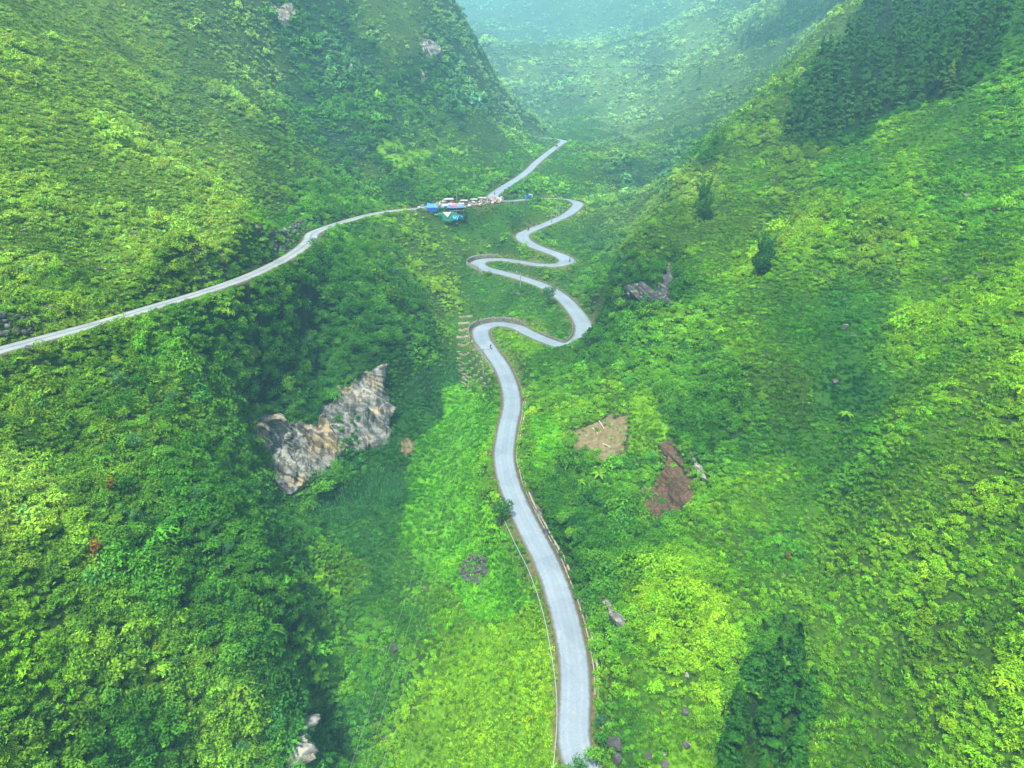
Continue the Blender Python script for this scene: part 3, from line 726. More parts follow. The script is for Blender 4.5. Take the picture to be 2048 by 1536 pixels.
kerb(R_MAIN, (1018, 965), (1096, 1130), 1, 'dark gutter edge beside the lone roadside tree', off=.15, w=.3, h=.12, mat=m_dark)

def stone_wall(R, a, b, side, h, label, off=.8, th=.55):
    i, j = near_idx(R, *a), near_idx(R, *b)
    P = R[min(i, j):max(i, j)]
    hw = P[:, 3] / 2
    s = np.linspace(0, 1, len(P)); hh = h * np.clip(np.minimum(s, 1 - s) * 7, .25, 1)
    V, F = ribbon(P, [side * (hw + off), side * (hw + off + .05), side * (hw + off + .12), side * (hw + off + th), side * (hw + off + th + .1)], [-.4, 0, 0, 0, -1.5])
    jz = .12 * fbm(P[:, 0], P[:, 1], 3, 2, 46)
    V[1::5, 2] += hh * .6; V[2::5, 2] += hh + jz; V[3::5, 2] += hh + jz
    o = link('retaining_wall', mesh_np('wall', V, F, m_stone))
    return tag(o, label, 'wall')
m_stone, nt, out = mat_new('wall_stone')
b = N(nt, 'BsdfPrincipled', i_Roughness=.95)
g = N(nt, 'NewGeometry')
vo = N(nt, 'TexVoronoi', i_Scale=1.6); nt.links.new(g.outputs['Position'], vo.inputs[0])
ns = N(nt, 'TexNoise', i_Scale=3.0, i_Detail=5.0); nt.links.new(g.outputs['Position'], ns.inputs[0])
c = ramp(nt, ns.outputs[0], [(.3, (.06, .06, .045)), (.5, (.12, .115, .085)), (.7, (.2, .19, .15))])
c = mixc(nt, 1.0, c, ramp(nt, vo.outputs['Distance'], [(0, (1.2, 1.2, 1.2)), (.5, (.8, .8, .8)), (.8, (.35, .35, .3))]), 'MULTIPLY')
nt.links.new(c, b.inputs[0]); nt.links.new(b.outputs[0], out.inputs[0])
stone_wall(R_MAIN, (962, 680), (1040, 656), -1, 1.7, 'grey stone retaining wall curving round the lowest left hairpin')
stone_wall(R_MAIN, (980, 537), (1005, 519), -1, 1.9, 'grey stone retaining wall curving round the upper left hairpin')
stone_wall(R_MAIN, (1008, 745), (964, 690), -1, .5, 'low stone parapet between the road and the stone terraces', off=.4, th=.7)

# ------------------------------------------------------------------ rock faces and bare soil as relief laid on the slope
def rock_mat(name, cols, tan=.5, dark=.5, sc=.16):
    m, nt, out = mat_new(name)
    b = N(nt, 'BsdfPrincipled', i_Roughness=.93); b.inputs['Specular IOR Level'].default_value = .15
    g = N(nt, 'NewGeometry')
    mp = N(nt, 'Mapping'); mp.inputs['Rotation'].default_value = (0, math.radians(35), 0); mp.inputs['Scale'].default_value = (.5, .8, 2.6)
    nt.links.new(g.outputs['Position'], mp.inputs[0])
    n1 = N(nt, 'TexNoise', i_Scale=sc, i_Detail=8.0, i_Roughness=.62, i_Distortion=1.2); nt.links.new(mp.outputs[0], n1.inputs[0])
    c = ramp(nt, n1.outputs[0], [(.30, cols[0]), (.45, cols[1]), (.58, cols[2]), (.72, cols[3])])
    n2 = N(nt, 'TexNoise', i_Scale=.11, i_Detail=3.0); nt.links.new(g.outputs['Position'], n2.inputs[0])
    c = mixc(nt, ramp(nt, n2.outputs[0], [(.5, (0, 0, 0)), (.66, (tan,) * 3)]), c, (.27, .20, .085))
    mp2 = N(nt, 'Mapping'); mp2.inputs['Scale'].default_value = (1.3, 1.3, .16); nt.links.new(g.outputs['Position'], mp2.inputs[0])
    n3 = N(nt, 'TexNoise', i_Scale=.42, i_Detail=6.0, i_Roughness=.65); nt.links.new(mp2.outputs[0], n3.inputs[0])
    c = mixc(nt, ramp(nt, n3.outputs[0], [(.46, (0, 0, 0)), (.56, (dark,) * 3)]), c, (.025, .027, .025))
    cr = N(nt, 'TexVoronoi', feature='DISTANCE_TO_EDGE', i_Scale=.2); nt.links.new(mp.outputs[0], cr.inputs[0])
    c = mixc(nt, ramp(nt, cr.outputs['Distance'], [(0, (.8,) * 3), (.03, (0, 0, 0))]), c, (.05, .045, .035))
    nt.links.new(c, b.inputs[0])
    bm = N(nt, 'Bump', i_Strength=.8, i_Distance=.5); nt.links.new(n1.outputs[0], bm.inputs['Height']); nt.links.new(bm.outputs[0], b.inputs['Normal'])
    nt.links.new(b.outputs[0], out.inputs[0])
    return m
LIME = [(.045, .052, .048), (.115, .125, .11), (.19, .192, .155), (.31, .30, .235)]
m_lime = rock_mat('limestone', LIME, .75, .8)
m_dlime = rock_mat('dark_limestone', [(.02, .023, .026), (.05, .055, .06), (.11, .115, .12), (.24, .24, .22)], .3, .7, .4)
m_bdark = rock_mat('black_streaked_rock', [(.012, .014, .015), (.03, .034, .035), (.07, .075, .07), (.26, .26, .23)], .12, .85, .5)
m_wlime = rock_mat('pale_limestone', [(.07, .075, .068), (.15, .155, .13), (.25, .25, .195), (.35, .345, .28)], .3, .5, .5)

def relief(name, poly, mat, step, base, rough, grain, seed, strata=.6, edge=12.0, sink=.9, smooth=8, flat=False):
    poly = np.array(poly, float)
    x0, y0 = poly.min(0) - 2 * step; x1, y1 = poly.max(0) + 2 * step
    xs = np.arange(x0, x1, step); ys = np.arange(y0, y1, step)
    PX, PY = np.meshgrid(xs, ys)
    T = hit(PX, PY)
    for _ in range(smooth):
        Tp = np.pad(T, 1, 'edge')
        T = (Tp[:-2, 1:-1] + Tp[2:, 1:-1] + Tp[1:-1, :-2] + Tp[1:-1, 2:] + T * 2) / 6
    P = world(PX, PY, T)
    du = np.gradient(P, axis=1); dv = np.gradient(P, axis=0)
    nn = np.cross(dv, du); nn /= np.linalg.norm(nn, axis=-1, keepdims=True) + 1e-9
    nn = np.where((nn * P).sum(-1, keepdims=True) > 0, -nn, nn)
    mpp = np.median(T) / FPX
    sx, sy = PX * mpp, PY * mpp
    ca, sa = math.cos(-.75), math.sin(-.75)
    ax, ay = sx * ca - sy * sa, sx * sa + sy * ca
    r1 = 1 - 2 * np.abs(fbm(ax * strata * .45 + fbm(sx, sy, grain, 2, seed + 9), ay * 2.2, grain * 2.2, 5, seed))
    r2 = fbm(sx * 1.8, sy * .5, grain * .8, 4, seed + 1)
    st = np.floor(3 * fbm(ax * .35, ay * 1.3, grain * 1.4, 3, seed + 2)) / 3
    d = poly_dist(PX, PY, poly); d = np.where(in_poly(PX, PY, poly), d, -d)
    d = d + edge * .6 * fbm(sx, sy, grain * .7, 3, seed + 3)
    fall = sstep(-edge * .2, edge, d)
    off = fall * np.maximum(base + rough * (.75 * r1 + .3 * r2 + .5 * st), .35) - (1 - fall) * sink
    P = P + nn * off[..., None]
    ok = d > -edge * .45
    iy, ix = np.nonzero(ok[:-1, :-1] & ok[1:, 1:] & ok[:-1, 1:] & ok[1:, :-1])
    w = PX.shape[1]; i = iy * w + ix
    Fq = np.stack([i, i + 1, i + w + 1, i + w], -1)
    used = np.unique(Fq); re = np.full(P.shape[0] * P.shape[1], -1); re[used] = np.arange(len(used))
    return link(name, mesh_np(name, P.reshape(-1, 3)[used], re[Fq], mat, not flat))

for key, mt, st, ba, ro, gn, lab in (
  ('main', m_lime, 1.2, 1.8, 3.8, 6, 'large bare grey and tan limestone cliff under the wooded slope'),
  ('low', m_wlime, 1.5, 2.6, 2.2, 4, 'grey limestone cliff at the bottom left edge of the gully'),
  ('bank', m_dlime, 1.5, .9, .9, 3, 'dark broken rock in the bank beside the near straight'),
  ('corner', m_wlime, 1.5, 1.7, 1.4, 3, 'pale rock outcrop under bushes right of the near straight'),
  ('hill', m_bdark, 1.5, 2.0, 1.6, 3, 'black streaked rock face on the nose of the right-hand hill'),
  ('slide', m_wlime, 1.3, 1.4, 1.2, 2.5, 'upright pale rock ribs beside the brown landslip'),
  ('far_a', m_lime, 1.5, 2.0, 3.5, 9, 'pale cliff at the top of the left mountain'),
  ('far_b', m_lime, 1.5, 2.0, 4.0, 9, 'pale jagged cliff on the shoulder of the left mountain'),
  ('far_c', m_lime, 1.5, 1.5, 3.0, 9, 'small pale rock face in the middle of the wooded mountain'),
  ('far_d', m_lime, 1.5, 1.5, 3.0, 9, 'slim rock face below the jagged cliff on the shoulder')):
    tag(relief('rock_face', CLIFFS[key], mt, st, ba, ro, gn, 60 + len(key)), lab, 'cliff')

m_soil = simple('loose_brown_earth', (.060, .036, .018), .98, .5, 1.2, bump=.3)
m_soil2 = simple('dry_trampled_earth', (.105, .088, .038), .98, .4, .9, bump=.2)
tag(relief('bare_soil', SOIL['slide'], m_soil, 1.6, 1.1, .9, 3, 80, 1, 8, .5), 'dark brown landslip scar on the right-hand slope', kind='structure')
tag(relief('bare_soil', SOIL['clearing'], m_soil2, 1.8, .3, .35, 4, 81, 1, 8, .5), 'tan clearing with felled logs above the road', kind='structure')
tag(relief('bare_soil', SOIL['scar'], m_soil2, 1.8, .3, .3, 3, 82, 1, 6, .5), 'small tan earth scar at the right end of the limestone cliff', kind='structure')
#tag(relief('bare_soil', SOIL['upper'], m_soil2, 1.8, .2, .3, 3, 83, 1, 8, .7), 'dry earth streak under the conifer grove', kind='structure')
#@@PART3
#@@PART3
# ------------------------------------------------------------------ plants: leaf meshes
def leaf_mesh(name, centers, normals, L, Wd, rng, mat, tone=None, fold=.25):
    """leaf-sized four-sided blades, each bent along its middle"""
    n = len(centers)
    nn = normals / (np.linalg.norm(normals, axis=1)[:, None] + 1e-9)
    r = rng.normal(size=(n, 3)); u = r - (r * nn).sum(1)[:, None] * nn; u /= np.linalg.norm(u, axis=1)[:, None] + 1e-9
    w = np.cross(nn, u)
    L = np.broadcast_to(L, (n,))[:, None] * rng.uniform(.7, 1.3, (n, 1)); Wd = np.broadcast_to(Wd, (n,))[:, None] * rng.uniform(.7, 1.3, (n, 1))
    a = centers - u * L / 2; c = centers + u * L / 2
    b = centers + w * Wd / 2 - nn * Wd * fold; d = centers - w * Wd / 2 - nn * Wd * fold
    V = np.stack([a, b, c, d], 1).reshape(-1, 3)
    F = np.arange(n * 4).reshape(n, 4)
    me = mesh_np(name, V, F, mat)
    t = rng.uniform(0, 1, n) if tone is None else tone
    at = me.attributes.new('leaf', 'FLOAT', 'FACE'); at.data.foreach_set('value', t.astype(np.float32))
    return me

def bush(name, seed, nl, leaf, mat, flat=.75, lobes=7, spread=.62, lr=(.3, .55)):
    """unit-radius bush standing on z=0"""
    rng = np.random.default_rng(seed)
    C_ = rng.normal(size=(lobes, 3)); C_ /= np.linalg.norm(C_, axis=1)[:, None]
    C_ *= rng.uniform(.25, 1, (lobes, 1)) * spread; C_[:, 2] = np.abs(C_[:, 2]) * 1.2 + .25; C_[0] = (0, 0, .45)
    Rr = rng.uniform(*lr, lobes); Rr[0] = .6
    k = rng.choice(lobes, nl, p=Rr ** 2 / (Rr ** 2).sum())
    d = rng.normal(size=(nl, 3)); d /= np.linalg.norm(d, axis=1)[:, None]; d[:, 2] = np.where(d[:, 2] < -.25, -d[:, 2], d[:, 2])
    rad = Rr[k] * rng.uniform(.72, 1.08, nl)
    P = C_[k] + d * rad[:, None]; P[:, 2] = np.maximum(P[:, 2] * flat, .02)
    nrm = d + rng.normal(size=(nl, 3)) * .75 + np.array([0, 0, .5])
    lob = rng.uniform(-.16, .16, lobes)[k]
    tone = np.clip(rng.uniform(.1, .9, nl) * .7 + .15 + lob, 0, 1)
    return leaf_mesh(name, P, nrm, leaf, leaf * .55, rng, mat, tone)

def tuft(name, seed, nb, mat, h=.9, broad=.13):
    rng = np.random.default_rng(seed)
    a = rng.uniform(0, 2 * np.pi, nb); r = np.sqrt(rng.uniform(0, 1, nb)) * .85
    base = np.stack([np.cos(a) * r, np.sin(a) * r, np.zeros(nb)], -1)
    la = rng.uniform(0, 2 * np.pi, nb); lean = rng.uniform(.15, .8, nb); hh = h * rng.uniform(.5, 1.1, nb)
    tip = base + np.stack([np.cos(la) * lean * hh, np.sin(la) * lean * hh, hh * (1 - lean * .45)], -1)
    mid = base * .45 + tip * .55 + np.array([0, 0, .12])
    sd = np.stack([-np.sin(la), np.cos(la), np.zeros(nb)], -1) * broad * rng.uniform(.6, 1.3, (nb, 1))
    V = np.stack([base, mid + sd, tip, mid - sd], 1).reshape(-1, 3)
    me = mesh_np(name, V, np.arange(nb * 4).reshape(nb, 4), mat)
    at = me.attributes.new('leaf', 'FLOAT', 'FACE'); at.data.foreach_set('value', rng.uniform(.1, .95, nb).astype(np.float32))
    return me

def fern_top(name, seed, mat, n=9):
    """rosette of long arching leaves"""
    rng = np.random.default_rng(seed); cs = []; ns = []
    for k in range(n):
        a = 2 * math.pi * k / n + rng.uniform(-.3, .3); R_ = rng.uniform(.7, 1.05)
        for q in np.linspace(.15, 1, 9):
            for s_ in (-1, 1):
                cs.append((math.cos(a) * R_ * q - math.sin(a) * .09 * s_, math.sin(a) * R_ * q + math.cos(a) * .09 * s_, .25 + .6 * q - .62 * q * q + .1))
                ns.append((math.cos(a) * .5 * q, math.sin(a) * .5 * q, 1))
    cs, ns = np.array(cs), np.array(ns) + rng.normal(size=(len(cs), 3)) * .15
    return leaf_mesh(name, cs, ns, .24, .11, rng, mat)

m_tint = foliage_mat('foliage')
src = bpy.data.collections.new('plant_kinds')        # never linked to the scene: only instanced
PK = []
def kind(me):
    o = bpy.data.objects.new('%02d_' % len(PK) + me.name, me); src.objects.link(o); PK.append(o)
for s_ in range(4): kind(bush('bush', 100 + s_, 190, .25, m_tint))                                   # 0-3 close
for s_ in range(3): kind(bush('broad_bush', 110 + s_, 420, .17, m_tint, .95, 11, .68, (.22, .42)))   # 4-6 large crowns
for s_ in range(3): kind(bush('loose_bush', 120 + s_, 60, .42, m_tint, .8, 6))                       # 7-9 far
for s_ in range(3): kind(tuft('grass_tuft', 130 + s_, 70, m_tint))                                   # 10-12
for s_ in range(2): kind(fern_top('rosette', 140 + s_, m_tint))                                      # 13-14
kind(tuft('maize_plant', 150, 16, m_tint, 2.0, .10))                                                 # 15

def scatter(name, P, idx_, scl, rot, tint, label=None):
    me = bpy.data.meshes.new(name)
    me.vertices.add(len(P)); me.vertices.foreach_set('co', P.astype(np.float32).ravel())
    def att(nm, ty, dat, key):
        a = me.attributes.new(nm, ty, 'POINT'); a.data.foreach_set(key, dat.ravel())
    att('pick', 'INT', idx_.astype(np.int32), 'value')
    att('scl', 'FLOAT_VECTOR', scl.astype(np.float32), 'vector')
    att('rot', 'FLOAT_VECTOR', rot.astype(np.float32), 'vector')
    att('tint', 'FLOAT_COLOR', np.concatenate([tint, np.ones((len(P), 1))], 1).astype(np.float32), 'color')
    ng = bpy.data.node_groups.get('grow')
    if ng is None:
        ng = bpy.data.node_groups.new('grow', 'GeometryNodeTree')
        ng.interface.new_socket('Geometry', in_out='INPUT', socket_type='NodeSocketGeometry')
        ng.interface.new_socket('Geometry', in_out='OUTPUT', socket_type='NodeSocketGeometry')
        gi = ng.nodes.new('NodeGroupInput'); go = ng.nodes.new('NodeGroupOutput')
        ip = ng.nodes.new('GeometryNodeInstanceOnPoints')
        ci_ = ng.nodes.new('GeometryNodeCollectionInfo'); ci_.inputs[0].default_value = src
        ci_.inputs['Separate Children'].default_value = True; ci_.inputs['Reset Children'].default_value = True
        def na(nm, ty):
            x = ng.nodes.new('GeometryNodeInputNamedAttribute'); x.data_type = ty; x.inputs[0].default_value = nm
            return [o for o in x.outputs if o.enabled and o.name == 'Attribute'][0]
        L = ng.links.new
        L(gi.outputs[0], ip.inputs['Points']); L(ci_.outputs[0], ip.inputs['Instance'])
        ip.inputs['Pick Instance'].default_value = True
        L(na('pick', 'INT'), ip.inputs['Instance Index'])
        L(na('scl', 'FLOAT_VECTOR'), ip.inputs['Scale'])
        e2 = ng.nodes.new('FunctionNodeEulerToRotation'); L(na('rot', 'FLOAT_VECTOR'), e2.inputs[0]); L(e2.outputs[0], ip.inputs['Rotation'])
        L(ip.outputs[0], go.inputs[0])
    o = link(name, me)
    md = o.modifiers.new('grow', 'NODES'); md.node_group = ng
    tag(o, label, kind='stuff')
    return o

# ------------------------------------------------------------------ where plants stand
def cellpoints(space_fn, seed):
    """random points over the ground sheet, one per space_fn(y)^2 square metres of map, inside the field of view and a little more"""
    rng = np.random.default_rng(seed)
    yc = (ROWY[:-1] + ROWY[1:]) / 2; dy = ROWY[1:] - ROWY[:-1]
    xs, ys = [], []
    for i in range(NR - 1):
        y = yc[i]; sp = space_fn(y)
        wdt = min(halfw(y), .98 * y + 40)
        lam = 2 * wdt * dy[i] / sp ** 2
        k = rng.poisson(lam)
        xs.append(rng.uniform(-wdt, wdt, k)); ys.append(rng.uniform(ROWY[i], ROWY[i + 1], k))
    return np.concatenate(xs), np.concatenate(ys), rng

RDm = RD - RW
def frame(P, m=130):
    a, b_, t = project(P)
    return (a > -m) & (a < 2048 + m) & (b_ > -60) & (b_ < 1536 + 160) & (t > 40), a, b_, t

EXCL = [(np.array(p), 2.0) for p in list(CLIFFS.values())] + [(np.array(p), 0.0) for p in SOIL.values()] + [(np.array(SCREE), 0.0), (np.array(TERRACE_GROUND), 0.0)]
SLOPE = np.hypot(np.gradient(GZ, axis=1) / np.gradient(GX, axis=1), np.gradient(GZ, axis=0) / np.gradient(GY, axis=0))

x, y, rng = cellpoints(lambda y: .84 if y < 170 else .84 + (y - 170) * .0058, 11)
z = ground(x, y); P = np.stack([x, y, z], -1)
ok, px, py, t = frame(P)
rd = grid_at(RDm, x, y)
ok &= rd > .75
wx_, wy_ = px + 9 * fbm(x, y, 5, 2, 91), py + 9 * fbm(x, y, 5, 2, 92)
lone = rng.random(len(x)) < .22
for q, mg in EXCL:
    ok &= ~in_poly(wx_, wy_, q) | (lone & (mg == 0))
for q in MAIZE.values(): ok &= ~in_poly(px, py, q)
# steep ground carries more plants per square metre of map
P, px, py, t, rd = P[ok], px[ok], py[ok], t[ok], rd[ok]
sl = grid_at(SLOPE, P[:, 0], P[:, 1])
extra = rng.random(len(P)) < np.clip((np.sqrt(1 + sl ** 2) - 1), 0, 2.5) / 1.0
ex = P[extra].copy(); ex[:, :2] += rng.normal(size=(len(ex), 2)) * .6; ex[:, 2] = ground(ex[:, 0], ex[:, 1])
P = np.concatenate([P, ex]); px, py, t = project(P); rd = grid_at(RDm, P[:, 0], P[:, 1])
ok = rd > .75
for q, mg in EXCL: ok &= ~in_poly(px, py, q) | (np.arange(len(P)) < len(P) - len(ex))
P, px, py, t, rd = P[ok], px[ok], py[ok], t[ok], rd[ok]
# fringes: plants hanging over the edges of rock and bare ground, and a few on ledges
fr = []
for key, q in list(CLIFFS.items()) + list(SOIL.items()):
    q = np.array(q, float)
    for k in range(len(q)):
        a, b_ = q[k], q[(k + 1) % len(q)]; n_ = max(1, int(np.hypot(*(b_ - a)) / (9.0 if key in ('hill', 'slide', 'corner', 'low') else 5.0)))
        u = rng.random(n_)[:, None]; fr.append(a + (b_ - a) * u + rng.normal(size=(n_, 2)) * (4.5 if key in CLIFFS else 8))
for q, n_ in (([(672, 838), (712, 826), (718, 866), (700, 896), (668, 905)], 34), ([(664, 930), (684, 925), (682, 950), (660, 960)], 12), ([(548, 880), (562, 870), (566, 900), (550, 905)], 6), ([(585, 812), (640, 818), (628, 850), (596, 862)], 34), ([(500, 850), (520, 850), (530, 930), (515, 930)], 10)):
    q = np.array(q, float); fr.append(rng.uniform(q.min(0), q.max(0), (n_, 2)))
cm = np.array(CLIFFS['main'], float)[1:17]
for k in range(len(cm) - 1): fr.append(cm[k] + (cm[k + 1] - cm[k]) * rng.random((6, 1)) + rng.normal(size=(6, 2)) * 3 + [0, 4])
fr = np.concatenate(fr); tf = hit(fr[:, 0], fr[:, 1]); FP = world(fr[:, 0], fr[:, 1], tf - rng.uniform(.8, 2.4, len(tf)) * np.clip(tf / 200, .6, 2))
keep_ = grid_at(RDm, FP[:, 0], FP[:, 1]) > 2.0; FP = FP[keep_]
P = np.concatenate([P, FP]); nfr = len(FP)
px, py, t = project(P); rd = grid_at(RDm, P[:, 0], P[:, 1])
npl = len(P)
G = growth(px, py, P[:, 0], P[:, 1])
n1 = fbm(P[:, 0], P[:, 1], 22, 3, 51); n2 = fbm(P[:, 0], P[:, 1], 6, 3, 52); n3 = fbm(P[:, 0], P[:, 1], 90, 3, 53)
grass = (rng.random(npl) + .35 * n2 + .45 * n1 < G[:, 4])
grass[-nfr:] = False
size = G[:, 3] * np.exp(rng.normal(size=npl) * .26 + .40 * n1 + .15 * n3)
big = (rng.random(npl) < .17 + .12 * n1) & ~grass
size = np.where(big, size * rng.uniform(1.3, 2.1, npl), size)
farf = np.clip((t - 190) / 400, 0, 1.9)
size = size * (1 + farf * .5) * .84
size = np.where(grass, np.maximum(size * .95, .38 + t * .0013), size)
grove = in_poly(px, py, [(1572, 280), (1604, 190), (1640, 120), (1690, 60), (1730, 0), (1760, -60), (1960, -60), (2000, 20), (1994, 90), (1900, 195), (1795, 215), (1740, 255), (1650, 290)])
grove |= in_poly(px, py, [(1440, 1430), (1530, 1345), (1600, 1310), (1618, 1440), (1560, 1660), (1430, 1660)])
size = np.where(grove, size * .5, size)
size = np.minimum(size, .35 + np.clip(rd, .4, 99) * .8)
pick = np.where(grass, rng.integers(10, 13, npl), np.where(t > 330, rng.integers(7, 10, npl), np.where((size > 1.55), rng.integers(4, 7, npl), rng.integers(0, 4, npl))))
ros = (~grass) & (t < 260) & (rng.random(npl) < .07); pick = np.where(ros, rng.integers(13, 15, npl), pick)
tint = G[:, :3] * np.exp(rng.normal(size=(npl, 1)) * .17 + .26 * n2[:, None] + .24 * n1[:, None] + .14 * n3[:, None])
hue = rng.normal(size=npl) * .09 + .15 * n1 + .1 * n2
tint[:, 0] *= np.exp(hue); tint[:, 2] *= np.exp(-hue * .5)
# now and then a blue-green, a lime or a straw plant
q = rng.random(npl)
tint = np.where((q < .05)[:, None], tint * [.6, .75, 1.7], tint)
tint = np.where(((q > .05) & (q < .075))[:, None], tint * [1.35, 1.2, .9], tint)
tint = np.where(((q > .09) & (q < .094))[:, None], tint * [1.3, .95, 1.2], tint)
near_r = np.clip(1 - rd / 4, 0, 1)[:, None]
tint = tint * (1 - .5 * near_r) + tint * [1.5, 1.1, 1.2] * .5 * near_r
tint = np.where(grove[:, None], tint * .55, tint)  # undergrowth among the conifers darkened to paint shade between the trees
tint = np.clip(tint, .004, [.24, .48, .14])
scl = np.stack([size * rng.uniform(.85, 1.2, npl), size * rng.uniform(.85, 1.2, npl), size * rng.uniform(.75, 1.35, npl)], -1)
scl[:, 2] = np.where(grass, np.minimum(scl[:, 2], .9) * 1.1, scl[:, 2])
rot = np.stack([rng.normal(size=npl) * .16, rng.normal(size=npl) * .16, rng.uniform(0, 6.283, npl)], -1)
P[:, 2] -= .08 + .1 * size
gm = grass
scatter('shrub_cover', P[~gm], pick[~gm], scl[~gm], rot[~gm], tint[~gm], 'dense mixed green shrubs covering the mountainsides')
scatter('grass', P[gm], pick[gm], scl[gm], rot[gm], tint[gm], 'bright green grass and herbs on slopes and meadow')
print('plants', npl, 'grass', int(gm.sum()))

# maize in rows
for key, poly in MAIZE.items():
    c = at(*np.mean(poly, 0)); ang = .25
    gx, gy = np.meshgrid(np.arange(-45, 45, 1.15), np.arange(-60, 60, .75))
    gx = gx + rng.normal(size=gx.shape) * .12; gy = gy + rng.normal(size=gy.shape) * .15
    X = c.x + gx * math.cos(ang) - gy * math.sin(ang); Y = c.y + gx * math.sin(ang) + gy * math.cos(ang)
    Q = np.stack([X.ravel(), Y.ravel(), ground(X.ravel(), Y.ravel())], -1)
    a, b_, tt = project(Q); a = a + 6 * fbm(Q[:, 0], Q[:, 1], 9, 2, 71)
    k = in_poly(a, b_, poly); Q = Q[k]; n_ = len(Q)
    tn = np.array([.030, .135, .034]) * np.exp(rng.normal(size=(n_, 1)) * .22)
    s_ = rng.uniform(.55, .8, (n_, 1)) * np.ones((1, 3))
    scatter('maize_field', Q, np.full(n_, 15), s_, np.stack([rng.normal(size=n_) * .05, rng.normal(size=n_) * .05, rng.uniform(0, 6.28, n_)], -1), tn, 'dark green maize in rows ' + key)
#@@PART4
# ------------------------------------------------------------------ trees that can be told apart
m_bark = simple('bark', (.035, .032, .024), .95, .4, 3)
m_conifer = foliage_mat('conifer_needles', False, (.026, .098, .020), .6)
m_conifer2 = foliage_mat('dark_conifer_needles', False, (.020, .095, .010), .6)
m_conf_y = foliage_mat('yellowing_needles', False, (.07, .14, .015), .4)
m_broad = foliage_mat('broad_leaves', False, (.036, .15, .014), .5)
m_broad_l = foliage_mat('light_leaves', False, (.080, .235, .016), .45)
m_broad_b = foliage_mat('bluish_leaves', False, (.045, .15, .055), .45)
m_rust = foliage_mat('rusty_leaves', False, (.17, .105, .016), .45)
m_lime_l = foliage_mat('lime_leaves', False, (.17, .30, .02), .4)
m_bamboo2 = foliage_mat('light_bamboo_leaves', False, (.035, .15, .03), .4)
m_bamboo = foliage_mat('bamboo_leaves', False, (.020, .095, .018), .45)

def conifer_crown(name, seed, mat, H=11.0, R=2.5, nl=900, low=.08):
    rng = np.random.default_rng(seed); P_, n_ = [], []
    nb = 34
    per = nl // nb
    for k in range(nb):
        h = low + (1 - low) * (k / nb) ** .92
        rr = R * (1 - h) ** .75 * rng.uniform(.7, 1.15) + .15
        a = rng.uniform(0, 6.283)
        for q in range(per):
            f = rng.uniform(.1, 1) ** .6
            aa = a + rng.normal() * .42
            P_.append((math.cos(aa) * rr * f, math.sin(aa) * rr * f, H * h + .25 * (1 - f) - .12 * rr * f + rng.normal() * .13))
            n_.append((math.cos(aa) * 1.2, math.sin(aa) * 1.2, .75))
    P_, n_ = np.array(P_), np.array(n_) + rng.normal(size=(len(P_), 3)) * .35
    return leaf_mesh(name, P_, n_, .62, .30, rng, mat, fold=.3)

def broad_crown(name, seed, mat, H=5.5, R=2.4, nl=520, leaf=.42, lobes=10):
    rng = np.random.default_rng(seed)
    C_ = rng.normal(size=(lobes, 3)); C_ /= np.linalg.norm(C_, axis=1)[:, None]; C_ *= rng.uniform(.35, .8, (lobes, 1)) * np.array([R, R, H * .30]); C_[:, 2] += H * .62
    Rr = rng.uniform(.3, .52, lobes) * R
    k = rng.choice(lobes, nl, p=Rr ** 2 / (Rr ** 2).sum())
    d = rng.normal(size=(nl, 3)); d /= np.linalg.norm(d, axis=1)[:, None]
    P_ = C_[k] + d * (Rr[k] * rng.uniform(.7, 1.08, nl))[:, None]; P_[:, 2] = np.maximum(P_[:, 2], .2)
    tone = np.clip(rng.uniform(.1, .9, nl) * .7 + .15 + rng.uniform(-.2, .2, lobes)[k], 0, 1)
    return leaf_mesh(name, P_, d + rng.normal(size=(nl, 3)) * .5 + np.array([0, 0, .45]), leaf, leaf * .6, rng, mat, tone)

def trunk_mesh(name, H, r, seed, limbs=4, spread=.3):
    rg = random.Random(seed); mb = MB()
    mb.tube([(0, 0, -1.2), (0, 0, H * .3), (rg.uniform(-.15, .15), rg.uniform(-.15, .15), H * .65), (0, 0, H * .95)], [r, r * .8, r * .5, r * .15], 6)
    for k in range(limbs):
        a = rg.uniform(0, 6.28); z = H * rg.uniform(.3, .6)
        mb.tube([(0, 0, z), (math.cos(a) * H * spread * .5, math.sin(a) * H * spread * .5, z + H * .14), (math.cos(a) * H * spread, math.sin(a) * H * spread, z + H * .22)], [r * .45, r * .3, r * .1], 4)
    return mb.data(name, m_bark)

PROTO = {}
def proto(key, crown, trunk): PROTO[key] = (crown, trunk)
for k in range(3): proto('con%d' % k, conifer_crown('conifer_crown', 200 + k, m_conifer, 11.5, 2.5 + .25 * k, 1150, .03), trunk_mesh('conifer_trunk', 10.5, .2, k, 0))
for k in range(3): proto('dcon%d' % k, conifer_crown('dark_conifer_crown', 210 + k, m_conifer2, 8.0, 2.2, 1400, .05), trunk_mesh('conifer_trunk', 7, .16, k, 0))
proto('ycon', conifer_crown('conifer_crown', 220, m_conf_y, 11, 2.6), PROTO['con0'][1])
for k in range(3): proto('fcon%d' % k, conifer_crown('far_conifer_crown', 230 + k, m_conifer, 11, 3.6, 420), PROTO['con0'][1])
for k in range(3): proto('bro%d' % k, broad_crown('leafy_crown', 240 + k, m_broad), trunk_mesh('tree_trunk', 4, .13, k))
for k in range(2): proto('lig%d' % k, broad_crown('leafy_crown', 250 + k, m_broad_l), trunk_mesh('tree_trunk', 4, .13, k))
proto('blu', broad_crown('leafy_crown', 255, m_broad_b), PROTO['bro0'][1])
proto('rus', broad_crown('rusty_crown', 256, m_rust, 3.6, 1.25, 300, .3, 7), trunk_mesh('tree_trunk', 3, .08, 5))
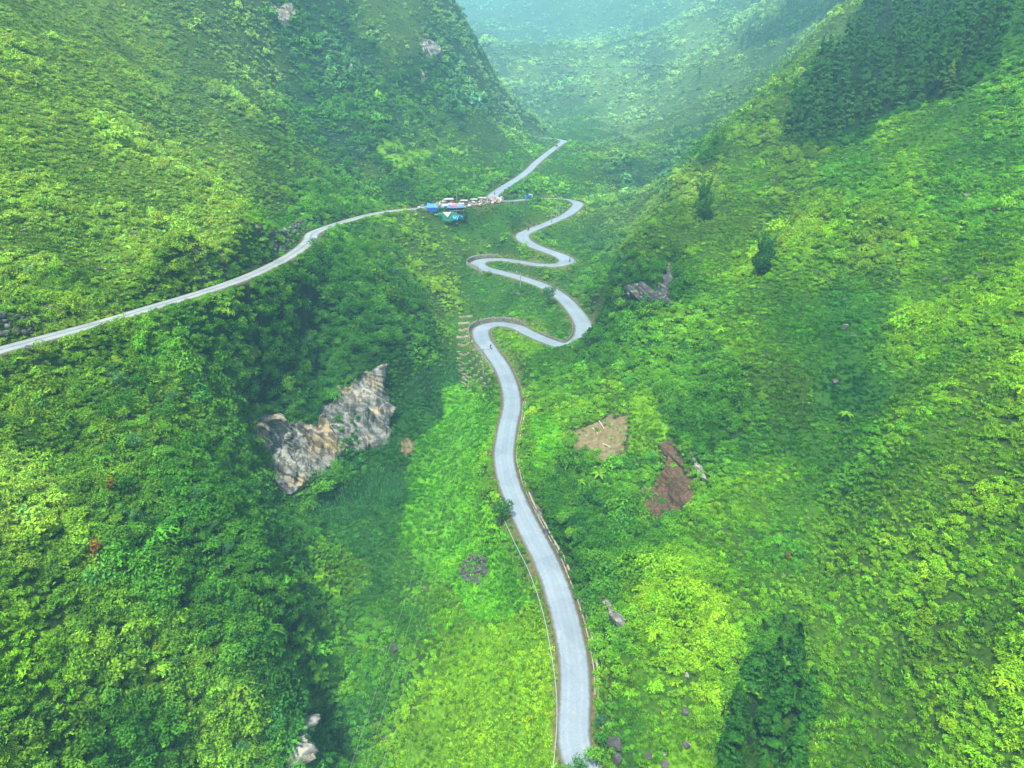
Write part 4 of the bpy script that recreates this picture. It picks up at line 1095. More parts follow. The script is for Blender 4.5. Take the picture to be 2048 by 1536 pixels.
proto('lim', broad_crown('lime_crown', 257, m_lime_l, 4.5, 1.7, 320, .34, 7), trunk_mesh('tree_trunk', 3.4, .1, 6))

proto('dlf', broad_crown('leafy_crown', 258, m_bamboo, 5.2, 1.9, 620, .36, 8), trunk_mesh('tree_trunk', 4, .13, 9))

def tree(name, key, loc, s=1.0, rz=0.0, label=None, cat='tree', group=None, tilt=(0, 0), stretch=1.0):
    t_ = empty(name, loc, rz)
    t_.rotation_euler = (tilt[0], tilt[1], rz); t_.scale = (s, s, s * stretch)
    tag(t_, label, cat, group)
    cr, tk = PROTO[key]
    link('crown', cr, t_); link('trunk', tk, t_)
    return t_

def fill_poly(poly, n, mind, seed, tpred=None):
    """ground points at least mind metres apart whose photo position is in the outline"""
    rng = np.random.default_rng(seed)
    poly = np.array(poly, float); out = []
    lo, hi = poly.min(0), poly.max(0)
    cand = rng.uniform(lo, hi, (n * 40, 2)); cand = cand[in_poly(cand[:, 0], cand[:, 1], poly)]
    T = hit(cand[:, 0], cand[:, 1]); Wd = world(cand[:, 0], cand[:, 1], T)
    rdv = grid_at(RDm, Wd[:, 0], Wd[:, 1])
    for c_, w, t1, r1 in zip(cand, Wd, T, rdv):
        if r1 < 2.5 or (tpred and not tpred(t1)): continue
        if all((w[0] - o[0]) ** 2 + (w[1] - o[1]) ** 2 + (w[2] - o[2]) ** 2 > mind ** 2 for o, _, _ in out):
            out.append((w, c_, t1))
            if len(out) >= n: break
    return out

GROVE = [(1572, 290), (1568, 250), (1604, 200), (1640, 130), (1690, 70), (1730, 10), (1760, -60), (1960, -60), (2010, 20), (2004, 90), (1985, 150), (1950, 190), (1900, 205), (1850, 215), (1795, 225), (1752, 262), (1710, 296), (1650, 302)]
rg = random.Random(5)
ORDN = 'first second third fourth fifth sixth seventh eighth ninth tenth eleventh twelfth thirteenth fourteenth fifteenth sixteenth seventeenth eighteenth nineteenth twentieth'.split()
def rows_of(ps, n_rows):
    """order points into rows from the bottom of the photo up, and from left to right in each"""
    ps = sorted(ps, key=lambda q: -q[1][1]); per = -(-len(ps) // n_rows); out = []
    for r_ in range(n_rows):
        for j, q in enumerate(sorted(ps[r_ * per:(r_ + 1) * per], key=lambda q: q[1][0])): out.append((q, ORDN[r_], ORDN[j] if j < 20 else 'last'))
    return out
def szword(s_, a, b): return 'small' if s_ < a + (b - a) * .33 else ('tall' if s_ > a + (b - a) * .7 else 'mid-sized')
for (w, c_, t1), ro, co in rows_of(fill_poly(GROVE, 205, 3.7, 301), 13):
    s_ = rg.uniform(.85, 1.45)
    lab = '%s conifer, %s from the left in the %s row up of the hill grove' % (szword(s_, .85, 1.45), co, ro)
    tree('conifer', 'con%d' % rg.randrange(3), (w[0], w[1], w[2] - .3), s_, rg.uniform(0, 6.28), lab, 'conifer', 'conifers of the large grove on the right hill', (rg.uniform(-.04, .04), rg.uniform(-.04, .04)))
tree('conifer', 'ycon', at(1893, 190), 1.12, 1, 'yellow-green conifer standing out at the lower edge of the large grove', 'conifer', 'conifers of the large grove on the right hill')
RIDGE = [(1468, 102), (1500, 66), (1548, 36), (1600, 6), (1650, -30), (1700, -30), (1668, 10), (1630, 36), (1585, 62), (1540, 84), (1495, 100)]
for (w, c_, t1), ro, co in rows_of(fill_poly(RIDGE, 62, 5.5, 302), 5):
    s_ = rg.uniform(1.0, 1.5)
    tree('conifer', 'fcon%d' % rg.randrange(3), (w[0], w[1], w[2] - .5), s_, rg.uniform(0, 6.28), '%s hazy conifer, %s from the left in the %s row up the distant ridge' % (szword(s_, 1, 1.5), co, ro), 'conifer', 'conifers along the distant ridge')
DARK = [(1440, 1440), (1475, 1395), (1530, 1345), (1580, 1320), (1605, 1290), (1622, 1330), (1625, 1440), (1590, 1530), (1560, 1660), (1430, 1660), (1448, 1530)]
for (w, c_, t1), ro, co in rows_of(fill_poly(DARK, 30, 3.9, 303), 6):
    s_ = rg.uniform(.9, 1.3)
    tree('conifer', 'dcon%d' % rg.randrange(3), (w[0], w[1], w[2] - .5), s_, rg.uniform(0, 6.28), '%s dark conifer at bottom right, %s from the left in the %s row up' % (szword(s_, .9, 1.3), co, ro), 'conifer', 'dark conifers at the bottom right', (rg.uniform(-.06, .06), rg.uniform(-.06, .06)))
for px_, py_, s_, lab in ((1398, 158, 1.15, 'lone pointed conifer on the hazy middle slope'), (1440, 172, .9, 'small dark tree just right of the lone pointed conifer'), (2040, 60, 1.0, 'conifer at the top right edge of the photo')):
    tree('conifer', 'con1', at(px_, py_, -.4), s_, 1.1, lab, 'conifer')

ZONES = [
 ([(470, 620), (560, 560), (640, 500), (720, 470), (790, 470), (850, 620), (840, 700), (780, 720), (640, 790), (560, 800), (480, 820), (420, 760)], 92, 4.0, (.8, 1.3), 'slope above cliff', [('bro', 'dark'), ('lig', 'light'), ('blu', 'bluish')], (.78, .13, .09)),
 ([(250, 700), (450, 600), (520, 640), (420, 780), (480, 900), (520, 1030), (560, 1180), (560, 1500), (400, 1536), (330, 1250), (250, 1000), (180, 800)], 92, 3.6, (.45, .85), 'lower left slope', [('bro', 'dark'), ('lig', 'light'), ('blu', 'bluish')], (.6, .3, .1)),
 ([(1120, 960), (1200, 950), (1290, 1040), (1300, 1120), (1230, 1180), (1190, 1240), (1130, 1120), (1080, 1030)], 30, 3.0, (.5, .85), 'thicket by road', [('bro', 'dark'), ('lig', 'light')], (.7, .3)),
 ([(1200, 640), (1220, 560), (1300, 450), (1340, 520), (1300, 560), (1240, 600), (1240, 660)], 20, 3.0, (.55, .9), 'hill nose', [('bro', 'dark'), ('lig', 'light')], (.6, .4)),
 ([(560, 60), (700, 60), (900, 130), (960, 230), (900, 330), (780, 400), (640, 320), (560, 200)], 60, 7.5, (1.0, 1.6), 'left mountain', [('bro', 'dark'), ('blu', 'bluish')], (.8, .2)),
]
for zi, (poly, n_, md_, (sa, sb), where, kinds, pr) in enumerate(ZONES):
    cuts = [(np.array(p), 0) for p in CLIFFS.values()]
    ps = [q for q in fill_poly(poly, n_, md_, 310 + zi) if not any(in_poly(np.array([q[1][0]]), np.array([q[1][1]]), c)[0] for c, _ in cuts)]
    for (w, c_, t1), ro, co in rows_of(ps, -(-len(ps) // 12)):
        ky, cn = kinds[rg.choices(range(len(kinds)), pr)[0]]
        s_ = rg.uniform(sa, sb)
        key = ky if ky == 'blu' else ky + str(rg.randrange(3 if ky == 'bro' else 2))
        tree('leafy_tree', key, (w[0], w[1], w[2] - .4), s_, rg.uniform(0, 6.28), '%s %s tree, %s from left in %s row up, %s' % (szword(s_, sa, sb), cn, co, ro, where), 'tree', 'leafy trees on the ' + where, (rg.uniform(-.1, .1), rg.uniform(-.1, .1)), rg.uniform(.85, 1.25))

for px_, py_, s_, ky, lab in (
  (226, 985, 1.05, 'rus', 'orange-brown bush on the left slope, highest of the rusty ones'), (112, 1062, .95, 'rus', 'rusty brown bush furthest left on the slope'), (195, 1122, 1.35, 'rus', 'largest dark rusty bush on the lower left slope'),
  (92, 722, 1.1, 'lim', 'lime-green bush leaning over the upper road at the left'), (236, 738, .8, 'lim', 'round lime-green bush below the upper road'), (1575, 1120, .6, 'rus', 'brownish small bush above the dark ravine'),
  (60, 1150, 1.0, 'lim', 'bright lime-green bush at the far left below the rusty bush')):
    tree('bush', ky, at(px_, py_, -.2), s_, 1.0, lab, 'bush')
for px_, py_, s_, ky, lab in ((1128, 1560, .62, 'lig0', 'light green tree at the bottom edge in front of the road end, furthest left'), (1160, 1552, .72, 'bro0', 'dark tree at the bottom edge in front of the road end'),
  (1192, 1535, .8, 'lig1', 'light green tree covering the right side of the road end'), (1208, 1500, .62, 'bro2', 'small dark tree on the right verge just above the road end'), (1098, 1590, .6, 'bro1', 'small dark tree at the bottom edge between rail and road end'),
  (1200, 1452, .5, 'blu', 'small bluish tree reaching over the right edge of the road')):
    tree('roadside_tree', ky, at(px_, py_, -.2), s_, px_, lab, 'tree')
tree('roadside_tree', 'dlf', at(1001, 1056, .6), 1.35, .4, 'dark green leaning tree on the left edge of the near straight', 'tree', tilt=(0, .15), stretch=1.15)
tree('roadside_tree', 'blu', at(1098, 612, -.2), 1.35, .4, 'layered bluish tree overhanging the long slanting stretch', 'tree', stretch=1.3)
tree('roadside_tree', 'bro0', at(1192, 690, -.2), 1.1, 2.0, 'tree at the foot of the hill beside the right-hand hairpin', 'tree')

# banana plants on the slope right of the near straight
m_ban = foliage_mat('banana_leaf', False, (.13, .32, .015), .3)
def banana(px_, py_, s_, lab):
    r = empty('banana_plant', at(px_, py_, -.1), rg.uniform(0, 6), s_); tag(r, lab, 'banana plant', 'banana plants on the right-hand slope')
    mb = MB(); mb.tube([(0, 0, -.5), (0, 0, 1.2), (.05, 0, 2.2)], [.16, .13, .06], 6); mb.build('stem', m_ban, r)
    for k in range(7):
        a = k * .9 + rg.uniform(-.2, .2); mb = MB(); vs = []; fs = []
        for q in range(6):
            f = q / 5; rr = .2 + 1.9 * f; z = 2.0 + 1.1 * f - 1.5 * f * f; wd = .32 * math.sin(math.pi * (.12 + .86 * f)) + .02
            ca, sa2 = math.cos(a), math.sin(a)
            for sg, dz in ((-1, -.12), (0, 0), (1, -.12)): vs.append((ca * rr - sa2 * wd * sg, sa2 * rr + ca * wd * sg, z + dz))
        for q in range(5):
            for j in (0, 1): fs.append((q * 3 + j, q * 3 + j + 1, q * 3 + j + 4, q * 3 + j + 3))
        mb.add(vs, fs); mb.build('leaf', m_ban, r)
for a in ((1198, 962, 1.1, 'banana plant with one bright leaf, nearest the tan clearing'), (1160, 975, .9, 'banana plant left of the brightest one, beside the thicket'), (1158, 1008, .9, 'banana plant lowest in the thicket right of the road'),
          (1275, 1072, .8, 'banana plant under the brown landslip'), (1690, 840, .9, 'banana plant in the green hollow on the right slope')): banana(*a)

# bamboo
def bamboo(px_, py_, H, lab, seed):
    r = empty('bamboo_clump', at(px_, py_, -.3)); tag(r, lab, 'bamboo', 'bamboo clumps on the right-hand hill')
    rng = np.random.default_rng(seed)
    # the dense body of the clump
    n_ = 1700; d = rng.normal(size=(n_, 3)); d /= np.linalg.norm(d, axis=1)[:, None]
    c = d * np.array([H * .165, H * .15, H * .34]) * rng.uniform(.72, 1.1, (n_, 1)) + [0, 0, H * .36]
    c[:, 0] += .05 * H * np.sin(c[:, 2] * 1.1 + seed); c[:, 2] = np.maximum(c[:, 2], .1)
    link('crown', leaf_mesh('bamboo_leaves', c, d + rng.normal(size=(n_, 3)) * .5 + np.array([0, 0, .4]), .75, .3, rng, m_bamboo), r)
    for k in range(6):
        a = k * 1.05 + rng.uniform(-.3, .3); ln = rng.uniform(.06, .26); h = H * rng.uniform(.82, 1.0); pts_ = []
        for q in np.linspace(0, 1, 8):
            off = ln * h * q ** 2.2
            pts_.append((math.cos(a) * (off + .35), math.sin(a) * (off + .35) * .6, h * q * (1 - .10 * q * q)))
        mb = MB(); mb.tube(pts_, [.07, .07, .06, .06, .05, .04, .03, .015], 5); cu = mb.build('culm', m_bamboo, r)
        n_ = 260; q = rng.uniform(.5, 1, n_); pp = np.array(pts_); i_ = np.minimum((q * 7).astype(int), 6); f = (q * 7 - i_)[:, None]
        c = pp[i_] * (1 - f) + pp[i_ + 1] * f
        d = rng.normal(size=(n_, 3)); c = c + d * (H * .032 * (1.25 - .8 * (q - .5)))[:, None] * .6
        link('leaves', leaf_mesh('bamboo_leaves', c, d + np.array([0, 0, .4]), .55, .2, rng, m_bamboo2), cu)
bamboo(1405, 440, 17.5, 'dark plumed bamboo clump, the upper and bulkier of the two', 401)
bamboo(1522, 552, 15.0, 'dark slender bamboo clump, the lower right of the two', 402)

# ------------------------------------------------------------------ rocks
m_rock = rock_mat('grey_boulder', [(.025, .026, .024), (.05, .051, .045), (.095, .095, .082), (.18, .175, .15)], .15, .4, .9)
m_rock_p = rock_mat('pale_boulder', [(.1, .1, .09), (.18, .175, .15), (.27, .25, .2), (.35, .33, .27)], .3, .2, .9)
def rock_data(name, seed, mat):
    rng = np.random.default_rng(seed)
    bm = bmesh.new(); bmesh.ops.create_icosphere(bm, subdivisions=2, radius=1.0)
    pl = rng.normal(size=(9, 3)); pl /= np.linalg.norm(pl, axis=1)[:, None]; dd = rng.uniform(.5, .9, 9)
    for v in bm.verts:
        p = np.array(v.co)
        for n_, d_ in zip(pl, dd):
            k_ = p @ n_
            if k_ > d_: p = p - n_ * (k_ - d_)
        v.co = p * (1 + rng.uniform(-.05, .05))
    me = bpy.data.meshes.new(name); bm.to_mesh(me); bm.free(); me.materials.append(mat); return me
ROCKS = [rock_data('boulder', 500 + k, m_rock) for k in range(5)]; ROCKS_P = [rock_data('boulder', 510 + k, m_rock_p) for k in range(3)]
def boulder(px_, py_, s_, lab, pale=False, group=None, name='boulder', cat='boulder', z=.25):
    p = at(px_, py_)
    if px_ > 1600: s_ *= .8
    o = link(name, rg.choice(ROCKS_P if pale else ROCKS)); o.location = (p.x, p.y, p.z + s_ * z * .3)
    o.scale = (s_ * rg.uniform(.8, 1.3), s_ * rg.uniform(.7, 1.1), s_ * rg.uniform(.55, 1.1)); o.rotation_euler = (rg.uniform(-.5, .5), rg.uniform(-.5, .5), rg.uniform(0, 6))
    return tag(o, lab, cat, group)
for a in (
 (793, 1296, 1.25, 'dark upright boulder in the gully under the power line'), (768, 1258, .9, 'grey boulder above left of the dark upright one in the gully'), (762, 1240, .7, 'jagged grey rock tip highest of the rocks left of the power line'),
 (862, 1258, .75, 'grey boulder on the right bank of the gully'), (836, 1252, .55, 'small grey rock in the gully beside the power line crossing'), (886, 1268, .5, 'small dark rock left of the bright meadow edge'),
 (766, 1302, .65, 'low grey rock just left of the dark upright boulder'), (742, 1332, .5, 'small pale grey rock low on the left of the gully'), (805, 1330, .5, 'small rusty-topped rock under the dark upright boulder'),
 (762, 1388, .75, 'grey rock heap in the lower gully between the wires'), (812, 1415, .55, 'dark rock right of the lower wires'), (775, 1445, .8, 'pale broken rock above the lowest rock heap'),
 (772, 1478, .95, 'grey rocks of the lowest heap in the gully'), (744, 1505, 1.15, 'dark blue-grey boulder at the bottom end of the gully'), (785, 1485, .6, 'pale brown rock beside the lowest heap'),
 (890, 1290, .6, 'dark rock at the top of the bright meadow edge'), (905, 1283, .45, 'small dark rock on the upper meadow edge'), (850, 1178, .7, 'dark rock where the wires cross the upper gully'),
 (938, 1088, .6, 'grey rock above the scree patch'), (960, 1195, .6, 'pale broken rock under the scree patch'), (925, 1232, .45, 'small rock between scree and meadow'),
 (1084, 1357, .45, 'small dark rock in the meadow near the guard rail'), (1076, 1370, .4, 'small pale rock in the meadow near the guard rail'), (1101, 1384, .45, 'dark rock in the grass at the foot of the rail'), (1027, 1292, .4, 'half-buried rock in the upper meadow'),
 (1232, 1487, 1.6, 'large grey boulder among bushes right of the road end'), (1236, 1515, 1.0, 'dark boulder just below the large grey one'), (1368, 1424, .75, 'grey rock in the grass left of the dark conifers'), (1372, 1492, .7, 'grey rock near the bottom edge left of the conifers'),
 (1298, 1512, .6, 'grey rock at the bottom edge right of the large boulder'), (1330, 1530, .8, 'low grey rock on the bottom edge of the photo'), (1367, 1324, .5, 'grey rock above the pale stone on the lower right slope'),
 (1986, 234, 1.6, 'light grey slab below the large grove on the right'), (1905, 215, 1.2, 'dark rock just under the edge of the large grove'), (1745, 492, 1.2, 'dark rock on the right slope above the green hollow'), (1655, 562, 1.3, 'dark angular rock left in the outcrop of the right slope'),
 (1640, 546, 1.0, 'grey rock at the upper left of the right slope outcrop'), (1688, 600, 1.0, 'grey rock in the right slope outcrop above the ledges'), (1690, 655, 1.6, 'large dark rock ledge in the middle of the right slope'), (1705, 672, 1.3, 'dark rock ledge right under the largest ledge'),
 (1670, 765, 1.2, 'dark rock under the ledges of the right slope'), (1958, 552, 1.5, 'dark rock hollow near the right edge'), (1890, 560, .9, 'small rock right of the green hollow'), (1930, 395, 1.5, 'dark rock ledge high on the right slope'),
 (1990, 420, 1.2, 'dark outcrop near the right edge under the ledge'), (2030, 245, 1.6, 'dark outcrop at the right edge level with the grove'), (1820, 345, 1.1, 'dark rock below the grove in the bright grass'), (1760, 320, 1.0, 'grey rock below the middle of the grove'),
 (268, 469, 1.2, 'blue-grey rock in the middle of the upper left slope'), (46, 462, 1.0, 'blue-grey rock near the left edge above the road'), (398, 474, .9, 'grey rock on the slope above the upper road'), (200, 540, .9, 'dark rock on the slope just above the upper road'),
 (1036, 588, 1.2, 'pale grey boulder among bushes under the slanting stretch'), (1070, 622, 1.1, 'dark grey boulder above the lowest hairpin')): boulder(*a)
for a in ((1374, 1352, .55, 'pale stone in the grass on the lower right slope'), (1376, 1490, .45, 'pale stone near the bottom left of the dark conifers'), (1327, 1508, .4, 'pale brown stone at the bottom right of the road end'),
          (620, 990, 1.0, 'tan block fallen at the foot of the limestone cliff'), (604, 992, .8, 'tan block furthest left under the limestone cliff'), (612, 975, .7, 'tan block resting against the limestone cliff'), (590, 1006, 1.0, 'pinkish broken block at the lower end of the limestone cliff')): boulder(*a, pale=True)
# scree, landslip debris and road-cut rock: too many to count
def stones(name, polys, n_, smin, smax, mats, seed, label, zoff=.1):
    rng = np.random.default_rng(seed); V, F_, MI = [], [], []
    base = [np.array([v.co for v in r.vertices]) for r in ROCKS]; fb = [np.array([p.vertices[:] for p in r.polygons]) for r in ROCKS]
    tot = 0
    for poly in polys:
        poly = np.array(poly, float); c_ = rng.uniform(poly.min(0), poly.max(0), (n_ * 6, 2)); c_ = c_[in_poly(c_[:, 0], c_[:, 1], poly)][:n_]
        w = world(c_[:, 0], c_[:, 1], hit(c_[:, 0], c_[:, 1]))
        for p in w:
            k = rng.integers(5); s_ = smin + (smax - smin) * rng.random() ** 2.5
            R_ = np.array(Matrix.Rotation(rng.uniform(0, 6.28), 3, Vector(rng.normal(size=3)).normalized()))
            V.append(base[k] * s_ * rng.uniform(.6, 1.2, 3) @ R_.T + p + [0, 0, zoff]); F_.append(fb[k] + tot); tot += len(base[k])
            MI.append(np.full(len(fb[k]), rng.integers(len(mats))))
    o = link(name, mesh_np(name, np.concatenate(V), np.concatenate(F_), mats=mats, mi=np.concatenate(MI)))
    return tag(o, label, kind='stuff')
stones('scree', [SCREE], 190, .2, .9, [m_rock], 601, 'grey broken scree patch beside the near straight', .15)
stones('landslip_debris', [SOIL['slide']], 170, .08, .42, [m_rock_p, m_soil, m_soil2], 602, 'pale stones scattered over the brown landslip', .5)
stones('clearing_debris', [SOIL['clearing']], 190, .06, .4, [m_rock_p, m_soil], 603, 'stones and brash on the tan clearing', .35)
# rock showing in the bank above the upper road
nrm_ = side_dir(R_LEFT)
V, F_, tot = [], [], 0
rng = np.random.default_rng(77)
i0, i1 = near_idx(R_LEFT, 640, 455), near_idx(R_LEFT, 0, 700)
base = [np.array([v.co for v in r.vertices]) for r in ROCKS]; fb = [np.array([p.vertices[:] for p in r.polygons]) for r in ROCKS]
for k in range(620):
    i = rng.integers(min(i0, i1), max(i0, i1) + 20)
    if i >= len(R_LEFT): continue
    q = R_LEFT[i]
    if fbm(np.array([q[0]]), np.array([q[1]]), 16, 2, 88)[0] < -.25: continue
    d_ = q[3] / 2 + rng.uniform(1.3, 4.2)
    # uphill side is away from the gully
    x_, y_ = q[0] + nrm_[i, 0] * d_, q[1] + nrm_[i, 1] * d_
    if ground(x_, y_) < q[2] + .1: x_, y_ = q[0] - nrm_[i, 0] * d_, q[1] - nrm_[i, 1] * d_
    s_ = rng.uniform(.35, 1.0); kk = rng.integers(5)
    R_ = np.array(Matrix.Rotation(rng.uniform(0, 6.28), 3, Vector(rng.normal(size=3)).normalized()))
    V.append(base[kk] * s_ * rng.uniform(.6, 1.3, 3) @ R_.T + [x_, y_, ground(x_, y_) + .25]); F_.append(fb[kk] + tot); tot += len(base[kk])
tag(link('cut_rock', mesh_np('cut_rock', np.concatenate(V), np.concatenate(F_), m_dlime)), 'dark broken rock in the bank along the upper road', kind='stuff')

# felled logs on the clearing
m_log = simple('bleached_log', (.28, .26, .19), .9, .25, 4)
for (a0, a1, lab) in (((1185, 860), (1196, 872), 'short pale felled log, left one on the tan clearing'), ((1198, 846), (1208, 861), 'short pale felled log, upper one on the tan clearing'), ((1206, 892), (1222, 899), 'pale felled log across the lower part of the clearing'),
                     ((1176, 909), (1190, 905), 'whitish log on the lower edge of the clearing'), ((1290, 998), (1301, 988), 'grey fallen log on the brown landslip'), ((1299, 1002), (1304, 1020), 'bleached forked stump on the landslip')):
    p0, p1 = at(*a0, dz=.6), at(*a1, dz=.6); mb = MB(); mb.tube([p0, (p0 + p1) / 2 + Vector((0, 0, .08)), p1], [.2, .17, .12], 6)
    tag(mb.build('log', m_log), lab, 'log', 'felled logs')

# ------------------------------------------------------------------ stone terraces beside the lowest bends
m_flag = simple('terrace_stone', (.15, .14, .09), .95, .45, .6, bump=.15)
TER = [(921, 985, 764), (917, 978, 751), (913, 972, 739), (911, 966, 727), (911, 958, 715), (912, 950, 703), (914, 942, 690), (912, 938, 677), (914, 936, 664), (916, 940, 650), (918, 946, 636)]
ORD = ['lowest', 'second from the bottom', 'third from the bottom', 'fourth from the bottom', 'fifth from the bottom', 'middle', 'fifth from the top', 'fourth from the top', 'third from the top', 'second from the top', 'topmost']
for k, (xa, xb, yy) in enumerate(TER):
    A, B = at(xa, yy), at(xb, yy - 1.5)
    r = empty('terrace', A); tag(r, 'pale stone terrace step left of the lowest bend, ' + ORD[k], 'terrace', 'stone terraces')
    n_ = 7; d = (B - A); L_ = d.length; hor = Vector((d.x, d.y, 0)).normalized(); bk = Vector((-hor.y, hor.x, 0))
    if bk.y < 0: bk = -bk
    for j in range(n_):
        f0, f1 = j / n_, (j + 1) / n_
        c = d * ((f0 + f1) / 2); dep = rg.uniform(1.8, 3.0)
        mb = MB(); gz = float(ground(A.x + c.x, A.y + c.y)) - A.z
        mb.box((c.x + bk.x * dep / 2, c.y + bk.y * dep / 2, gz - .35 + rg.uniform(0, .22)), (L_ / n_ * rg.uniform(.97, .995), dep, 1.5), math.atan2(hor.y, hor.x) + rg.uniform(-.04, .04), .94)
        mb.build('stone_block', m_flag, r)

# ------------------------------------------------------------------ guard rail, poles, wires
m_rail = simple('galvanised_rail', (.20, .24, .19), .5, .15, 2, metal=.2)
RAIL = [(1006, 1042), (1030, 1095), (1056, 1145), (1076, 1200), (1090, 1250), (1101, 1310), (1110, 1370), (1114, 1420), (1113, 1470), (1108, 1520), (1102, 1570)]
rp = [at(a, b) for a, b in RAIL]; fine = []
for a, b in zip(rp[:-1], rp[1:]):
    k = max(2, int((b - a).length / 1.5))
    for q in range(k): fine.append(a.lerp(b, q / k))
fine.append(rp[-1])
for _ in range(3): fine = [fine[0]] + [(fine[i - 1] + fine[i] * 2 + fine[i + 1]) / 4 for i in range(1, len(fine) - 1)] + [fine[-1]]
rail = empty('guard_rail', fine[0]); tag(rail, 'thin pale metal guard rail along the left edge of the near straight', 'guard rail')
mb = MB()
for i in range(len(fine) - 1):
    a, b = fine[i] - fine[0], fine[i + 1] - fine[0]
    for h0, h1, th in ((.62, .90, .06),):
        mb.add([a + Vector((0, 0, h0)), b + Vector((0, 0, h0)), b + Vector((0, 0, h1)), a + Vector((0, 0, h1)), a + Vector((.13, 0, h0)), b + Vector((.13, 0, h0)), b + Vector((.13, 0, h1)), a + Vector((.13, 0, h1))],
               [(0, 1, 2, 3), (7, 6, 5, 4), (3, 2, 6, 7), (0, 4, 5, 1)])
mb.build('rail', m_rail, rail)
pm = MB(); pm.box((0, 0, .3), (.13, .13, 1.4)); pd = pm.data('post', m_rail)
for i in range(0, len(fine), 2):
    link('post', pd, rail, fine[i] - fine[0] + Vector((-.06, 0, 0)))

m_pole = simple('weathered_pole', (.20, .19, .17), .9, .2, 3)
m_ins = simple('insulator', (.35, .33, .3), .4)
def pole(px_, py_, H, lab, arm=2.2, rz=0.0):
    b_ = at(px_, py_); r = empty('utility_pole', b_, rz); tag(r, lab, 'utility pole', 'utility poles along the road')
    mb = MB(); mb.tube([(0, 0, -1), (0, 0, H * .5), (0, 0, H)], [.2, .16, .11], 8); mb.build('pole', m_pole, r)
    mb = MB(); mb.box((0, 0, H - .5), (arm, .12, .14)); ca = mb.build('crossarm', m_pole, r)
    for k in (-1, 0, 1):
        mb = MB(); mb.tube([(k * arm * .45, 0, H - .43), (k * arm * .45, 0, H - .2)], [.06, .04], 6); mb.build('insulator', m_ins, ca)
    return b_ + Vector((0, 0, H - .2))
tops = [pole(967, 748, 9.5, 'utility pole beside the lowest left hairpin, nearest of all', 4.4), pole(1041, 574, 6.2, 'utility pole below the long slanting stretch', 1.6), pole(1103, 447, 9, 'utility pole left in the cluster by the far bend', 2.4),
        pole(1113, 437, 7.5, 'utility pole second from the left in the cluster by the far bend', 1.4), pole(1118, 434, 7.2, 'utility pole third from the left in the cluster by the far bend', 1.4), pole(1125, 430, 5, 'short utility pole right in the cluster by the far bend', 1.4),
        pole(914, 406, 7, 'utility pole behind the blue tarpaulin huts', 1.4)]
m_wire = simple('pale_wire', (.22, .27, .16), .5)
end = world(np.float64(712), np.float64(1600), np.float64(92))
for k, (dx, ex_, lab) in enumerate(((-2, -2.2, 'power line across the gully, left wire'), (0, 0, 'power line across the gully, middle wire'), (2, 2.2, 'power line across the gully, right wire'))):
    a = tops[0] + Vector((dx, 0, 0)); e_ = Vector(end) + Vector((ex_, 0, 0)); P_ = []
    for q in np.linspace(0, 1, 40):
        p = a.lerp(e_, q); p.z -= 7.0 * 4 * q * (1 - q) * .5; P_.append(p)
    mb = MB(); mb.tube(P_, .014, 4, False); tag(mb.build('power_line', m_wire), lab, 'power line', 'power lines over the gully')

# ------------------------------------------------------------------ huts, tarpaulins and rubble at the junction
def cloth(name, col): return simple(name, col, .6, .18, 1.5)
m_blue, m_pink, m_white, m_sky = cloth('blue_tarpaulin', (.03, .14, .52)), cloth('pink_tarpaulin', (.45, .11, .12)), cloth('white_sheeting', (.30, .30, .285)), cloth('sky_blue_tarpaulin', (.10, .42, .75))
m_net = simple('green_netting', (.012, .11, .06), .9, .35, 1.5); m_wood = simple('raw_wood', (.20, .14, .09), .9, .4, 2); m_tin = simple('grey_tin', (.26, .26, .25), .5, .2, 1)
m_win = simple('dark_glass', (.02, .025, .03), .15, spec=.6)
MPX = 350 / FPX
def sheet(name, pts_, n, mat, parent, sag=.0, th=.06, wr=.12, seed=1):
    """cloth spanned between four corners, slightly wrinkled, with thickness"""
    a, b, c, d = [Vector(p) for p in pts_]; vs = []
    rgl = random.Random(seed)
    for k in (0, 1):
        for i in range(n + 1):
            for j in range(n + 1):
                u, v = i / n, j / n
                p = a.lerp(b, u).lerp(d.lerp(c, u), v)
                p.z += -sag * 4 * u * (1 - u) + (wr * math.sin(9 * u + 5 * v + seed) * .5 if 0 < i < n else 0) - k * th
                vs.append(p)
    fs = []; o = (n + 1) ** 2
    for i in range(n):
        for j in range(n):
            q = i * (n + 1) + j; fs.append((q, q + n + 1, q + n + 2, q + 1)); fs.append((o + q, o + q + 1, o + q + n + 2, o + q + n + 1))
    for i in range(n):
        for (p, q) in ((i * (n + 1), (i + 1) * (n + 1)), (i * (n + 1) + n, (i + 1) * (n + 1) + n), (i, i + 1), (n * (n + 1) + i, n * (n + 1) + i + 1)): fs.append((p, q, q + o, p + o))
    mb = MB(); mb.add(vs, fs); return mb.build(name, mat, parent, True)

